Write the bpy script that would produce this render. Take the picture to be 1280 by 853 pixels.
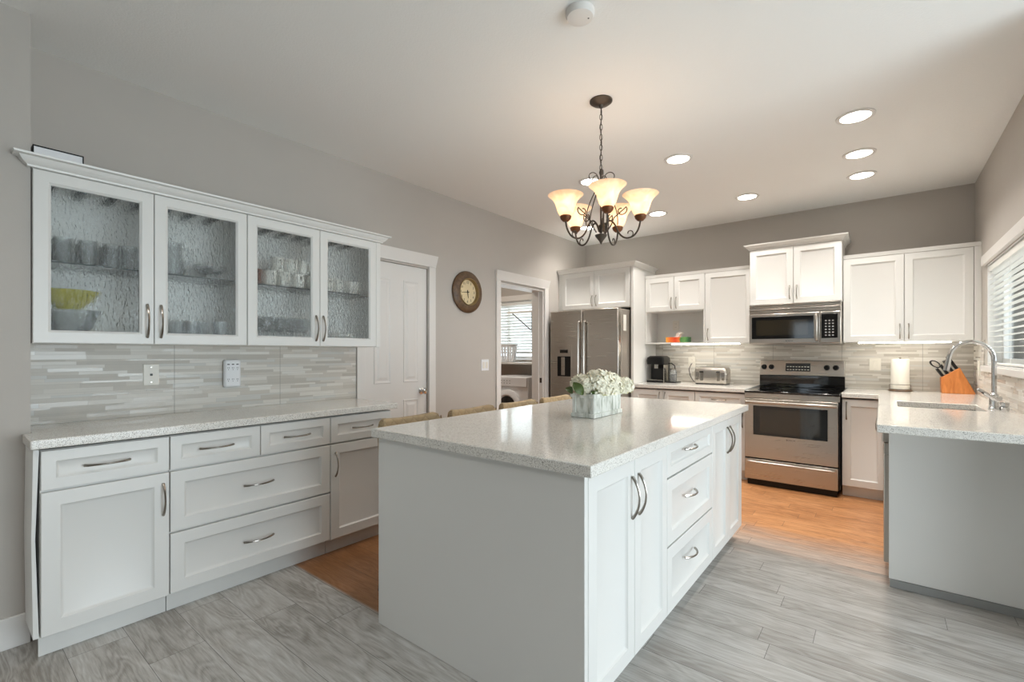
import bpy, bmesh, math, random
from mathutils import Vector, Matrix, noise
random.seed(7)
for o in list(bpy.data.objects): bpy.data.objects.remove(o)
S_ = bpy.context.scene
COL = S_.collection
PI = math.pi

# ------------------------------------------------------------ camera, world, exposure
def lin(r, g, b):
    f = lambda c: (c/255/12.92) if c/255 <= .04045 else ((c/255+.055)/1.055)**2.4
    return (f(r), f(g), f(b), 1)
cam = bpy.data.cameras.new('camera'); co = bpy.data.objects.new('camera', cam); COL.objects.link(co)
cam.sensor_width = 36; cam.lens = 582.3/1280*36; cam.shift_y = (441.0-426.5)/1280
cam.clip_start = .02
co.location = (0, 0, 1.27); co.rotation_euler = (PI/2, 0, .671)
S_.camera = co
vs = S_.view_settings
vs.view_transform = 'Standard'; vs.look = 'None'; vs.gamma = 1; vs.use_curve_mapping = False
vs.exposure = 0.74
W = bpy.data.worlds.new('world'); S_.world = W; W.use_nodes = True
W.node_tree.nodes['Background'].inputs[0].default_value = (.80, .90, 1, 1)
W.node_tree.nodes['Background'].inputs[1].default_value = 1.6

def area(name, loc, rot, sx, sy, power, col=(1, 1, 1)):
    l = bpy.data.lights.new(name, 'AREA'); l.shape = 'RECTANGLE'; l.size = sx; l.size_y = sy
    l.energy = power; l.color = col
    o = bpy.data.objects.new(name, l); COL.objects.link(o); o.location = loc; o.rotation_euler = rot
    return o
# daylight entering through the openings of the room
area('patio_daylight', (2.97, 1.5, 1.10), (0, PI/2+math.radians(22), 0), 2.0, 2.6, 71, (.83, .93, 1))
area('sink_window_daylight', (2.3, 4.4, 2.3), (0, math.radians(66), 0), 1.6, 2.2, 70, (.92, .97, 1))
area('laundry_window_daylight', (-4.55, 5.98, 1.6), (-PI/2, 0, 0), .9, .8, 9, (.88, .95, 1))
WARM = (1, .88, .76); DOWN = (1, .955, .90)
P_BULB = .28; P_DOWN = 3.7; E_DOWN = 9.0; E_STRIP = 15.0; E_SHADE = .22

# ------------------------------------------------------------ node helpers
def newmat(name):
    m = bpy.data.materials.new(name); m.use_nodes = True
    nt = m.node_tree; b = nt.nodes['Principled BSDF']
    return m, nt, b
def N(nt, t, **kw):
    n = nt.nodes.new(t)
    for k, v in kw.items(): setattr(n, k, v)
    return n
def coords(nt, scale=(1, 1, 1), rot=(0, 0, 0)):
    tc = N(nt, 'ShaderNodeTexCoord'); mp = N(nt, 'ShaderNodeMapping')
    mp.inputs['Scale'].default_value = scale; mp.inputs['Rotation'].default_value = rot
    nt.links.new(tc.outputs['Object'], mp.inputs[0]); return mp.outputs[0]
def noise_(nt, vec, sc, det=2, dist=0, rough=.5):
    n = N(nt, 'ShaderNodeTexNoise'); n.inputs['Scale'].default_value = sc; n.inputs['Detail'].default_value = det
    n.inputs['Distortion'].default_value = dist; n.inputs['Roughness'].default_value = rough
    nt.links.new(vec, n.inputs['Vector']); return n.outputs['Fac']
def bump(nt, b, h, strength, dist=.01):
    n = N(nt, 'ShaderNodeBump'); n.inputs['Strength'].default_value = strength; n.inputs['Distance'].default_value = dist
    nt.links.new(h, n.inputs['Height']); nt.links.new(n.outputs[0], b.inputs['Normal']); return n
def ramp(nt, fac, stops, interp='LINEAR'):
    r = N(nt, 'ShaderNodeValToRGB'); r.color_ramp.interpolation = interp
    e = r.color_ramp.elements
    while len(e) < len(stops): e.new(.5)
    for i, (p, c) in enumerate(stops): e[i].position = p; e[i].color = c
    nt.links.new(fac, r.inputs[0]); return r.outputs[0]
def mth(nt, op, a, b=None, clamp=False):
    n = N(nt, 'ShaderNodeMath', operation=op); n.use_clamp = clamp
    for i, x in enumerate((a, b)):
        if x is None: continue
        if isinstance(x, (int, float)): n.inputs[i].default_value = x
        else: nt.links.new(x, n.inputs[i])
    return n.outputs[0]
def mixc(nt, fac, a, b, mode='MIX'):
    n = N(nt, 'ShaderNodeMix', data_type='RGBA', blend_type=mode)
    for s, x in ((n.inputs[0], fac), (n.inputs[6], a), (n.inputs[7], b)):
        if isinstance(x, (int, float)): s.default_value = x
        elif isinstance(x, tuple): s.default_value = x
        else: nt.links.new(x, s)
    return n.outputs[2]
def plain(name, col, rough=.5, metal=0, nscale=0, nstr=.1, spec=.5, vary=0, coat=0):
    m, nt, b = newmat(name)
    b.inputs['Base Color'].default_value = col; b.inputs['Roughness'].default_value = rough
    b.inputs['Metallic'].default_value = metal; b.inputs['Specular IOR Level'].default_value = spec
    b.inputs['Coat Weight'].default_value = coat
    v = coords(nt)
    if vary:
        f = noise_(nt, v, 6, 4)
        d = tuple(c*(1-vary) for c in col[:3])+(1,)
        nt.links.new(ramp(nt, f, [(.3, d), (.7, col)]), b.inputs['Base Color'])
    if nscale: bump(nt, b, noise_(nt, v, nscale, 3), nstr, .002)
    return m
def emis(name, col, s):
    m, nt, b = newmat(name)
    b.inputs['Base Color'].default_value = col; b.inputs['Emission Color'].default_value = col
    b.inputs['Emission Strength'].default_value = s; return m

M = {}
M['wall'] = plain('wall_paint', lin(190, 184, 177), .7, nscale=260, nstr=.12, vary=.02)
M['ceiling'] = plain('ceiling_paint', lin(242, 241, 238), .85, nscale=110, nstr=.5)
M['trim'] = plain('white_trim', lin(228, 225, 221), .4, nscale=60, nstr=.03)
M['white'] = plain('white_cabinet_lacquer', lin(229, 228, 224), .36, nscale=90, nstr=.02)
M['inner'] = plain('cabinet_interior', lin(242, 240, 236), .6, nscale=60, nstr=.02)
M['dark_gap'] = plain('dark_gap', lin(40, 38, 36), .8)
M['chrome'] = plain('polished_chrome', lin(215, 215, 215), .08, 1)
M['nickel'] = plain('brushed_nickel', lin(165, 160, 152), .24, 1, nscale=200, nstr=.03)
M['black'] = plain('black_plastic', lin(12, 11, 11), .32, spec=.35)
M['blackglass'] = plain('black_glass', lin(10, 9, 9), .05, spec=.7)
M['ovenwin'] = plain('oven_window_glass', lin(44, 38, 26), .06, spec=.8, vary=.4)
M['plate'] = plain('outlet_plastic', lin(228, 224, 214), .35)
M['iron'] = plain('aged_bronze_iron', lin(84, 76, 68), .42, .7, nscale=90, nstr=.1)
M['cup'] = plain('rust_bronze_cup', lin(122, 76, 44), .42, .5, vary=.3)
M['whiteplastic'] = plain('white_plastic', lin(235, 236, 238), .35)
M['paper'] = plain('paper', lin(240, 236, 226), .9, nscale=120, nstr=.3)
M['blind'] = plain('blind_slat', lin(236, 236, 232), .45)
M['vinyl'] = plain('vinyl_frame', lin(240, 241, 240), .4)
M['steelsink'] = plain('sink_steel', lin(170, 170, 168), .3, 1)
M['petal'] = plain('hydrangea_petal', lin(250, 247, 228), .7, vary=.06)
M['petalg'] = plain('petal_centre', lin(226, 224, 178), .7)
M['leaf'] = plain('leaf_green', lin(78, 98, 42), .5, vary=.35)
M['charcoal'] = plain('charcoal_paint', lin(58, 60, 62), .6)
M['fridgeside'] = plain('grey_appliance_side', lin(160, 152, 142), .4, .4)
M['grey_kick'] = plain('grey_toe_kick', lin(150, 150, 148), .5)
M['ceramic'] = plain('white_ceramic', lin(236, 232, 224), .2)
M['brown_ceramic'] = plain('brown_ceramic', lin(120, 70, 48), .3)
M['lime'] = plain('lime_glaze', lin(196, 184, 40), .3, vary=.3)
M['downlight'] = emis('downlight_glow', (1, .95, .88, 1), E_DOWN)
M['strip'] = emis('strip_glow', (1, .94, .84, 1), E_STRIP)

def stainless():
    m, nt, b = newmat('brushed_stainless')
    b.inputs['Metallic'].default_value = 1; b.inputs['Base Color'].default_value = lin(186, 180, 172)
    v = coords(nt, (1, 1, 40)); f = noise_(nt, v, 3, 2)
    v2 = coords(nt, (2.2, 2.2, .15)); g = noise_(nt, v2, 2.2, 1)
    nt.links.new(ramp(nt, f, [(.3, (.27,)*3+(1,)), (.7, (.31,)*3+(1,))]), b.inputs['Roughness'])
    bump(nt, b, g, .12, .01); return m
M['steel'] = stainless()
def quartz():
    m, nt, b = newmat('speckled_quartz')
    v = coords(nt)
    vo = N(nt, 'ShaderNodeTexVoronoi'); vo.inputs['Scale'].default_value = 440; nt.links.new(v, vo.inputs['Vector'])
    sp = N(nt, 'ShaderNodeSeparateColor'); nt.links.new(vo.outputs['Color'], sp.inputs[0])
    base = lin(236, 233, 226)
    c = ramp(nt, sp.outputs[0], [(0, lin(150, 144, 136)), (.08, lin(192, 186, 178)), (.2, base), (.86, base), (.93, lin(248, 247, 244))], 'CONSTANT')
    c2 = mixc(nt, mth(nt, 'MULTIPLY', noise_(nt, v, 2.5, 3), .25), c, lin(218, 214, 206))
    nt.links.new(c2, b.inputs['Base Color']); b.inputs['Roughness'].default_value = .09
    b.inputs['Specular IOR Level'].default_value = .6
    return m
M['quartz'] = quartz()
def mosaic(name, axis):
    """linear strip mosaic: thin rows of random height and random length strips, sheet seams every 0.61 m"""
    m, nt, b = newmat(name)
    tc = N(nt, 'ShaderNodeTexCoord'); s = N(nt, 'ShaderNodeSeparateXYZ'); nt.links.new(tc.outputs['Object'], s.inputs[0])
    u = s.outputs[axis]; z = s.outputs[2]
    def wn(a, c):
        w = N(nt, 'ShaderNodeTexWhiteNoise', noise_dimensions='2D'); cb = N(nt, 'ShaderNodeCombineXYZ')
        for i, x in enumerate((a, c)):
            if isinstance(x, (int, float)): cb.inputs[i].default_value = x
            else: nt.links.new(x, cb.inputs[i])
        nt.links.new(cb.outputs[0], w.inputs[0]); return w.outputs['Value']
    H = .034
    rz = mth(nt, 'DIVIDE', z, H); row = mth(nt, 'FLOOR', rz); fr = mth(nt, 'SUBTRACT', rz, row)
    split = mth(nt, 'ADD', .28, mth(nt, 'MULTIPLY', wn(row, 3.1), .45))
    sub = mth(nt, 'GREATER_THAN', fr, split)
    rid = mth(nt, 'ADD', mth(nt, 'MULTIPLY', row, 2), sub)
    L = mth(nt, 'ADD', .13, mth(nt, 'MULTIPLY', wn(rid, 7.7), .16))
    uu = mth(nt, 'ADD', mth(nt, 'DIVIDE', u, L), mth(nt, 'MULTIPLY', wn(rid, 1.3), 9))
    cell = mth(nt, 'FLOOR', uu); fu = mth(nt, 'SUBTRACT', uu, cell)
    rnd = wn(rid, cell); rnd2 = wn(cell, rid)
    v = coords(nt, (6, 6, 90)); streak = noise_(nt, v, 1.5, 3)
    col = ramp(nt, rnd, [(0, lin(192, 187, 178)), (.2, lin(204, 199, 190)), (.4, lin(214, 210, 202)), (.6, lin(224, 221, 214)), (.8, lin(208, 208, 204)), (.93, lin(232, 230, 224))], 'CONSTANT')
    col = mixc(nt, mth(nt, 'MULTIPLY', streak, .4), col, lin(184, 176, 164))
    # grout lines
    e1 = mth(nt, 'LESS_THAN', mth(nt, 'ABSOLUTE', mth(nt, 'SUBTRACT', fr, split)), .035)
    e2 = mth(nt, 'LESS_THAN', fr, .035)
    e3 = mth(nt, 'LESS_THAN', fu, .008)
    g = mth(nt, 'MAXIMUM', mth(nt, 'MAXIMUM', e1, e2), e3)
    sheet = mth(nt, 'ABSOLUTE', mth(nt, 'SUBTRACT', mth(nt, 'FRACT', mth(nt, 'DIVIDE', mth(nt, 'SUBTRACT', u, .905-.305), .61)), .5))
    e4 = mth(nt, 'LESS_THAN', sheet, .0028)
    col = mixc(nt, mth(nt, 'MULTIPLY', g, .35), col, lin(170, 166, 158))
    col = mixc(nt, mth(nt, 'MULTIPLY', e4, .7), col, lin(128, 124, 116))
    nt.links.new(col, b.inputs['Base Color'])
    nt.links.new(ramp(nt, rnd2, [(0, (.26,)*3+(1,)), (.25, (.45,)*3+(1,))], 'CONSTANT'), b.inputs['Roughness'])
    h = mth(nt, 'SUBTRACT', rnd2, mth(nt, 'MULTIPLY', g, 1.0))
    bump(nt, b, h, .2, .0012)
    return m
M['mosaic_side'] = mosaic('mosaic_side_wall', 1)
M['mosaic_back'] = mosaic('mosaic_back_wall', 0)
def planks():
    """wood planks laid along X; wide grey ones on the left, narrow ones on the right, warm light of the cooking zone painted in as honey tone"""
    m, nt, b = newmat('wood_planks')
    tc = N(nt, 'ShaderNodeTexCoord'); s = N(nt, 'ShaderNodeSeparateXYZ'); nt.links.new(tc.outputs['Object'], s.inputs[0])
    X, Y = s.outputs[0], s.outputs[1]
    left = mth(nt, 'LESS_THAN', X, -1.25)
    w = mth(nt, 'ADD', .124, mth(nt, 'MULTIPLY', left, .076))
    off = mth(nt, 'SUBTRACT', Y, mth(nt, 'SUBTRACT', .054, mth(nt, 'MULTIPLY', left, -.111)))
    ry = mth(nt, 'DIVIDE', off, w); row = mth(nt, 'FLOOR', ry); fy = mth(nt, 'SUBTRACT', ry, row)
    def wn(a, c):
        n = N(nt, 'ShaderNodeTexWhiteNoise', noise_dimensions='2D'); cb = N(nt, 'ShaderNodeCombineXYZ')
        for i, x in enumerate((a, c)):
            if isinstance(x, (int, float)): cb.inputs[i].default_value = x
            else: nt.links.new(x, cb.inputs[i])
        nt.links.new(cb.outputs[0], n.inputs[0]); return n.outputs['Value']
    rx = mth(nt, 'ADD', mth(nt, 'DIVIDE', X, 1.25), mth(nt, 'MULTIPLY', wn(row, left), 5)); cell = mth(nt, 'FLOOR', rx); fx = mth(nt, 'SUBTRACT', rx, cell)
    rnd = wn(row, cell)
    cb = N(nt, 'ShaderNodeCombineXYZ')
    nt.links.new(mth(nt, 'ADD', mth(nt, 'MULTIPLY', X, 1.0), mth(nt, 'MULTIPLY', rnd, 37)), cb.inputs[0])
    nt.links.new(mth(nt, 'MULTIPLY', Y, 5.0), cb.inputs[1]); nt.links.new(mth(nt, 'MULTIPLY', rnd, 11), cb.inputs[2])
    v = cb.outputs[0]
    big = noise_(nt, v, 1.6, 2, .6)
    rings = mth(nt, 'FRACT', mth(nt, 'MULTIPLY', big, 10.0))
    rings = mth(nt, 'MULTIPLY', mth(nt, 'ABSOLUTE', mth(nt, 'SUBTRACT', rings, .5)), 2)
    cb2 = N(nt, 'ShaderNodeCombineXYZ')
    nt.links.new(mth(nt, 'MULTIPLY', X, 3.0), cb2.inputs[0]); nt.links.new(mth(nt, 'MULTIPLY', Y, 46.0), cb2.inputs[1]); nt.links.new(mth(nt, 'MULTIPLY', rnd, 50), cb2.inputs[2])
    fine = noise_(nt, cb2.outputs[0], 3.2, 5, .5, .65)
    cl = noise_(nt, v, 2.2, 3)
    g = mth(nt, 'ADD', mth(nt, 'MULTIPLY', fine, .62), mth(nt, 'MULTIPLY', rings, .17)); g = mth(nt, 'ADD', g, mth(nt, 'MULTIPLY', mth(nt, 'SUBTRACT', cl, .5), .5))
    g = mth(nt, 'ADD', g, mth(nt, 'MULTIPLY', mth(nt, 'SUBTRACT', rnd, .5), .16))
    grey = ramp(nt, g, [(.2, lin(146, 140, 132)), (.4, lin(180, 176, 170)), (.6, lin(202, 200, 196)), (.82, lin(224, 224, 222))])
    brown = ramp(nt, g, [(.2, lin(156, 104, 64)), (.4, lin(190, 134, 88)), (.6, lin(210, 154, 106)), (.82, lin(226, 176, 130))])  # honey tone carries the warm light painted into the boards
    brown = mixc(nt, mth(nt, 'MULTIPLY', left, .6), brown, lin(128, 90, 60))  # left of the island, shade by the stools painted in as darker brown
    jit = mth(nt, 'MULTIPLY', mth(nt, 'SUBTRACT', cl, .5), .5)
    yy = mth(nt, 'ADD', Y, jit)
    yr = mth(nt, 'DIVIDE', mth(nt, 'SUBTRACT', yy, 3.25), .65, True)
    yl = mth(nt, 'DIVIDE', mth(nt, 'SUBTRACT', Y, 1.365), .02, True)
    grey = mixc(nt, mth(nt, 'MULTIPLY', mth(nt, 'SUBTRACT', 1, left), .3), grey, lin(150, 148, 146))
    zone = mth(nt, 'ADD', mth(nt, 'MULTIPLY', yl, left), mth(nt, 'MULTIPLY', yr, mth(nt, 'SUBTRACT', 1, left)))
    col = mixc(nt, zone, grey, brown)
    sy = mth(nt, 'LESS_THAN', fy, mth(nt, 'DIVIDE', .0022, w))
    sx = mth(nt, 'LESS_THAN', fx, .0018)
    seam = mth(nt, 'MAXIMUM', sy, sx)
    col = mixc(nt, mth(nt, 'MULTIPLY', seam, .75), col, lin(50, 44, 38))
    nt.links.new(col, b.inputs['Base Color'])
    nt.links.new(ramp(nt, fine, [(.3, (.42,)*3+(1,)), (.7, (.3,)*3+(1,))]), b.inputs['Roughness'])
    bump(nt, b, mth(nt, 'SUBTRACT', g, mth(nt, 'MULTIPLY', seam, 2)), .25, .0015)
    return m
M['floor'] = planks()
def raing():
    m, nt, b = newmat('rain_textured_glass'); nt.nodes.remove(b); out = nt.nodes['Material Output']
    v = coords(nt, (1, 1, .45)); h = noise_(nt, v, 95, 2, .8)
    bp = N(nt, 'ShaderNodeBump'); bp.inputs['Strength'].default_value = 1; bp.inputs['Distance'].default_value = .007; nt.links.new(h, bp.inputs['Height'])
    r = N(nt, 'ShaderNodeBsdfRefraction'); r.inputs['IOR'].default_value = 1.25; r.inputs['Roughness'].default_value = .02; r.inputs['Color'].default_value = (.98, .99, .985, 1)
    t = N(nt, 'ShaderNodeBsdfTransparent'); t.inputs['Color'].default_value = (.98, .99, .985, 1)
    g = N(nt, 'ShaderNodeBsdfGlossy'); g.inputs['Roughness'].default_value = .08
    for x in (r, g): nt.links.new(bp.outputs[0], x.inputs['Normal'])
    m1 = N(nt, 'ShaderNodeMixShader'); m1.inputs[0].default_value = .5; nt.links.new(r.outputs[0], m1.inputs[1]); nt.links.new(t.outputs[0], m1.inputs[2])
    m2 = N(nt, 'ShaderNodeMixShader'); fr = N(nt, 'ShaderNodeFresnel'); fr.inputs['IOR'].default_value = 1.5; nt.links.new(bp.outputs[0], fr.inputs['Normal'])
    nt.links.new(fr.outputs[0], m2.inputs[0]); nt.links.new(m1.outputs[0], m2.inputs[1]); nt.links.new(g.outputs[0], m2.inputs[2])
    nt.links.new(m2.outputs[0], out.inputs[0]); return m
M['rain'] = raing()
def thin_glass(name, tint=(.95, .97, .97, 1), k=.0):
    m, nt, b = newmat(name); nt.nodes.remove(b); out = nt.nodes['Material Output']
    t = N(nt, 'ShaderNodeBsdfTransparent'); t.inputs['Color'].default_value = tint
    g = N(nt, 'ShaderNodeBsdfGlossy'); g.inputs['Roughness'].default_value = .03
    fr = N(nt, 'ShaderNodeFresnel'); fr.inputs['IOR'].default_value = 1.45
    f = mth(nt, 'ADD', fr.outputs[0], k, True)
    m2 = N(nt, 'ShaderNodeMixShader'); nt.links.new(f, m2.inputs[0]); nt.links.new(t.outputs[0], m2.inputs[1]); nt.links.new(g.outputs[0], m2.inputs[2])
    nt.links.new(m2.outputs[0], out.inputs[0]); return m
M['pane'] = thin_glass('window_pane')
M['glassware'] = thin_glass('glassware', (.97, .98, .98, 1), .0)
_nt = M['glassware'].node_tree; _o = _nt.nodes['Material Output']; _src = _o.inputs[0].links[0].from_socket
_d = _nt.nodes.new('ShaderNodeBsdfDiffuse'); _d.inputs[0].default_value = (.9, .92, .92, 1)
_m = _nt.nodes.new('ShaderNodeMixShader'); _m.inputs[0].default_value = .12
_nt.links.new(_src, _m.inputs[1]); _nt.links.new(_d.outputs[0], _m.inputs[2]); _nt.links.new(_m.outputs[0], _o.inputs[0])
M['shelfglass'] = plain('glass_shelf_edge', lin(44, 54, 54), .1)
def shade_mat():
    m, nt, b = newmat('alabaster_shade')
    v = coords(nt); f = noise_(nt, v, 14, 4, 1.5)
    c = ramp(nt, f, [(.3, lin(246, 218, 186)), (.7, lin(255, 240, 220))])
    nt.links.new(c, b.inputs['Base Color']); b.inputs['Roughness'].default_value = .3
    out = nt.nodes['Material Output']
    t = N(nt, 'ShaderNodeBsdfTranslucent'); nt.links.new(c, t.inputs[0])
    mx = N(nt, 'ShaderNodeMixShader'); mx.inputs[0].default_value = .6
    nt.links.new(c, b.inputs['Emission Color']); b.inputs['Emission Strength'].default_value = E_SHADE
    nt.links.new(b.outputs[0], mx.inputs[1]); nt.links.new(t.outputs[0], mx.inputs[2]); nt.links.new(mx.outputs[0], out.inputs[0]); return m
M['shade'] = shade_mat()
def wood(name, a, c, sc=(3, 40, 40)):
    m, nt, b = newmat(name); v = coords(nt, sc)
    nt.links.new(ramp(nt, noise_(nt, v, 2, 4, .5), [(.3, a), (.7, c)]), b.inputs['Base Color']); b.inputs['Roughness'].default_value = .42; return m
M['beech'] = wood('orange_beech', lin(190, 112, 52), lin(222, 142, 76), (20, 20, 4))
M['clockwood'] = wood('walnut_clock_wood', lin(78, 58, 40), lin(112, 86, 60), (14, 14, 14))
M['clockgold'] = plain('antique_gold', lin(150, 128, 88), .4, .5)
M['dial'] = plain('aged_dial', lin(226, 208, 168), .6, vary=.12)
def washed():
    m, nt, b = newmat('whitewashed_wood'); v = coords(nt, (16, 16, 5))
    nt.links.new(ramp(nt, noise_(nt, v, 2.4, 5, .6), [(.25, lin(160, 162, 148)), (.42, lin(206, 209, 200)), (.58, lin(236, 238, 232))]), b.inputs['Base Color'])
    b.inputs['Roughness'].default_value = .7; return m
M['washed'] = washed()
def quilt():
    m, nt, b = newmat('quilted_tan_upholstery')
    tc = N(nt, 'ShaderNodeTexCoord'); s = N(nt, 'ShaderNodeSeparateXYZ'); nt.links.new(tc.outputs['Object'], s.inputs[0])
    y, z = s.outputs[1], s.outputs[2]
    k = 1/.075
    a = mth(nt, 'FRACT', mth(nt, 'MULTIPLY', mth(nt, 'ADD', y, z), k)); c = mth(nt, 'FRACT', mth(nt, 'MULTIPLY', mth(nt, 'SUBTRACT', y, z), k))
    la = mth(nt, 'ABSOLUTE', mth(nt, 'SUBTRACT', a, .5)); lc = mth(nt, 'ABSOLUTE', mth(nt, 'SUBTRACT', c, .5))
    line = mth(nt, 'MINIMUM', la, lc)
    hgt = mth(nt, 'POWER', mth(nt, 'MULTIPLY', line, 2), .5)
    seam = mth(nt, 'LESS_THAN', line, .02)
    base = mixc(nt, noise_(nt, tc.outputs['Object'], 30, 3), lin(168, 144, 108), lin(186, 162, 124))
    nt.links.new(mixc(nt, mth(nt, 'MULTIPLY', seam, .5), base, lin(120, 98, 70)), b.inputs['Base Color'])
    b.inputs['Roughness'].default_value = .5; bump(nt, b, hgt, .6, .006); return m
M['quilt'] = quilt()
M['chairback'] = plain('tan_upholstery', lin(160, 138, 104), .55, nscale=150, nstr=.2)
def tissue_print():
    m, nt, b = newmat('tissue_box_print'); tc = N(nt, 'ShaderNodeTexCoord'); s = N(nt, 'ShaderNodeSeparateXYZ'); nt.links.new(tc.outputs['Object'], s.inputs[0])
    f = mth(nt, 'ADD', mth(nt, 'MULTIPLY', mth(nt, 'ADD', s.outputs[0], .14), 3.57), mth(nt, 'MULTIPLY', mth(nt, 'SUBTRACT', noise_(nt, tc.outputs['Object'], 22, 2), .5), .25))
    c = ramp(nt, f, [(0, lin(238, 176, 70)), (.2, lin(236, 120, 50)), (.42, lin(226, 74, 38)), (.62, lin(240, 120, 60)), (.66, lin(60, 120, 62)), (.82, lin(110, 160, 90)), (1, lin(44, 104, 58))])
    nt.links.new(c, b.inputs['Base Color']); b.inputs['Roughness'].default_value = .5; return m
M['tissue'] = tissue_print()
def siding():
    m, nt, b = newmat('dark_siding'); tc = N(nt, 'ShaderNodeTexCoord'); s = N(nt, 'ShaderNodeSeparateXYZ'); nt.links.new(tc.outputs['Object'], s.inputs[0])
    f = mth(nt, 'FRACT', mth(nt, 'MULTIPLY', s.outputs[2], 6))
    nt.links.new(ramp(nt, f, [(0, lin(36, 39, 42)), (.12, lin(66, 71, 74)), (1, lin(74, 79, 82))]), b.inputs['Base Color']); return m
M['siding'] = siding()
M['lawn'] = plain('outdoor_ground', lin(120, 128, 112), .9, nscale=10, nstr=.3, vary=.2)

# ------------------------------------------------------------ mesh helpers
ORG = {}
def ident(p): return p
def FX(face):  return lambda p: (face+p[1], p[0], p[2])      # (u,n,z) on a plane facing +X
def FXn(face): return lambda p: (face-p[1], p[0], p[2])      # facing -X
def FY(face):  return lambda p: (p[0], face-p[1], p[2])      # facing -Y
class MB:
    def __init__(s, T=ident): s.v = []; s.f = []; s.T = T
    def add(s, vs, fs):
        k = len(s.v); s.v += [tuple(s.T(tuple(p))) for p in vs]; s.f += [tuple(i+k for i in q) for q in fs]; return s
    def box(s, a0, a1, b0, b1, c0, c1):
        return s.add([(a0, b0, c0), (a1, b0, c0), (a1, b1, c0), (a0, b1, c0), (a0, b0, c1), (a1, b0, c1), (a1, b1, c1), (a0, b1, c1)],
                     [(0, 3, 2, 1), (4, 5, 6, 7), (0, 1, 5, 4), (1, 2, 6, 5), (2, 3, 7, 6), (3, 0, 4, 7)])
    def rings(s, rs, cap0=True, cap1=True, closed=True):
        n = len(rs[0]); vs = [p for r in rs for p in r]; fs = []
        for i in range(len(rs)-1):
            for j in range(n if closed else n-1):
                fs.append((i*n+j, i*n+(j+1) % n, (i+1)*n+(j+1) % n, (i+1)*n+j))
        if cap0: fs.append(tuple(range(n))[::-1])
        if cap1: fs.append(tuple((len(rs)-1)*n+j for j in range(n)))
        return s.add(vs, fs)
    def lathe(s, prof, c=(0, 0, 0), n=24, axis='z', cap=True):
        rs = []
        for r, h in prof:
            ring = []
            for k in range(n):
                a = 2*PI*k/n; x, y = max(r, 1e-4)*math.cos(a), max(r, 1e-4)*math.sin(a)
                if axis == 'z': ring.append((c[0]+x, c[1]+y, c[2]+h))
                elif axis == 'y': ring.append((c[0]+x, c[1]+h, c[2]+y))
                else: ring.append((c[0]+h, c[1]+x, c[2]+y))
            rs.append(ring)
        return s.rings(rs, cap, cap)
    def tube(s, pts, r, n=8, cap=True):
        pts = [Vector(p) for p in pts]; m = len(pts)
        rr = r if isinstance(r, (list, tuple)) else [r]*m
        rs = []; up = None
        for i in range(m):
            d = (pts[min(i+1, m-1)]-pts[max(i-1, 0)]).normalized()
            if up is None: up = d.orthogonal().normalized()
            up = (up-d*up.dot(d)); up = up.normalized() if up.length > 1e-6 else d.orthogonal().normalized()
            w = d.cross(up)
            rs.append([tuple(pts[i]+(up*math.cos(2*PI*k/n)+w*math.sin(2*PI*k/n))*rr[i]) for k in range(n)])
        return s.rings(rs, cap, cap)
    def prism(s, poly, a0, a1, axis='x'):
        """extrude a 2-D polygon along an axis (poly holds the two other coordinates in xyz order)"""
        def mk(a, p):
            return {'x': (a, p[0], p[1]), 'y': (p[0], a, p[1]), 'z': (p[0], p[1], a)}[axis]
        return s.rings([[mk(a0, p) for p in poly], [mk(a1, p) for p in poly]])
    def shaker(s, u0, u1, z0, z1, n0, th=.02, fw=.055, bv=.013, dep=.011, raised=False):
        def R(i, n): return [(u0+i, n, z0+i), (u1-i, n, z0+i), (u1-i, n, z1-i), (u0+i, n, z1-i)]
        t = n0+th
        rs = [R(0, n0), R(0, t-.002), R(.002, t), R(fw, t), R(fw+bv*.3, t-dep*.5), R(fw+bv, t-dep)]
        if raised: rs += [R(fw+bv+.012, t-dep), R(fw+bv+.034, t-.002)]
        return s.rings(rs)
    def grid(s, xs, ys, keep, z0, z1):
        idx = {}; vs = []; fs = []
        def V(i, j, k):
            if (i, j, k) not in idx: idx[(i, j, k)] = len(vs); vs.append((xs[i], ys[j], (z0, z1)[k]))
            return idx[(i, j, k)]
        K = lambda i, j: 0 <= i < len(xs)-1 and 0 <= j < len(ys)-1 and keep(i, j)
        for i in range(len(xs)-1):
            for j in range(len(ys)-1):
                if not K(i, j): continue
                fs.append((V(i, j, 1), V(i+1, j, 1), V(i+1, j+1, 1), V(i, j+1, 1)))
                fs.append((V(i, j, 0), V(i, j+1, 0), V(i+1, j+1, 0), V(i+1, j, 0)))
                if not K(i-1, j): fs.append((V(i, j, 0), V(i, j, 1), V(i, j+1, 1), V(i, j+1, 0)))
                if not K(i+1, j): fs.append((V(i+1, j, 0), V(i+1, j+1, 0), V(i+1, j+1, 1), V(i+1, j, 1)))
                if not K(i, j-1): fs.append((V(i, j, 0), V(i+1, j, 0), V(i+1, j, 1), V(i, j, 1)))
                if not K(i, j+1): fs.append((V(i, j+1, 0), V(i, j+1, 1), V(i+1, j+1, 1), V(i+1, j+1, 0)))
        return s.add(vs, fs)
    def obj(s, name, mat, parent=None, bevel=0, smooth=True, label=None, org=None, angle=32):
        me = bpy.data.meshes.new(name)
        o0 = Vector(org) if org else (ORG.get(parent.name, Vector()) if parent else Vector())
        me.from_pydata([tuple(Vector(p)-o0) for p in s.v], [], s.f)
        bm = bmesh.new(); bm.from_mesh(me); bmesh.ops.recalc_face_normals(bm, faces=bm.faces); bm.to_mesh(me); bm.free()
        me.materials.append(M[mat] if isinstance(mat, str) else mat)
        if smooth:
            me.shade_smooth(); me.set_sharp_from_angle(angle=math.radians(angle))
        o = bpy.data.objects.new(name, me); COL.objects.link(o)
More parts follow.
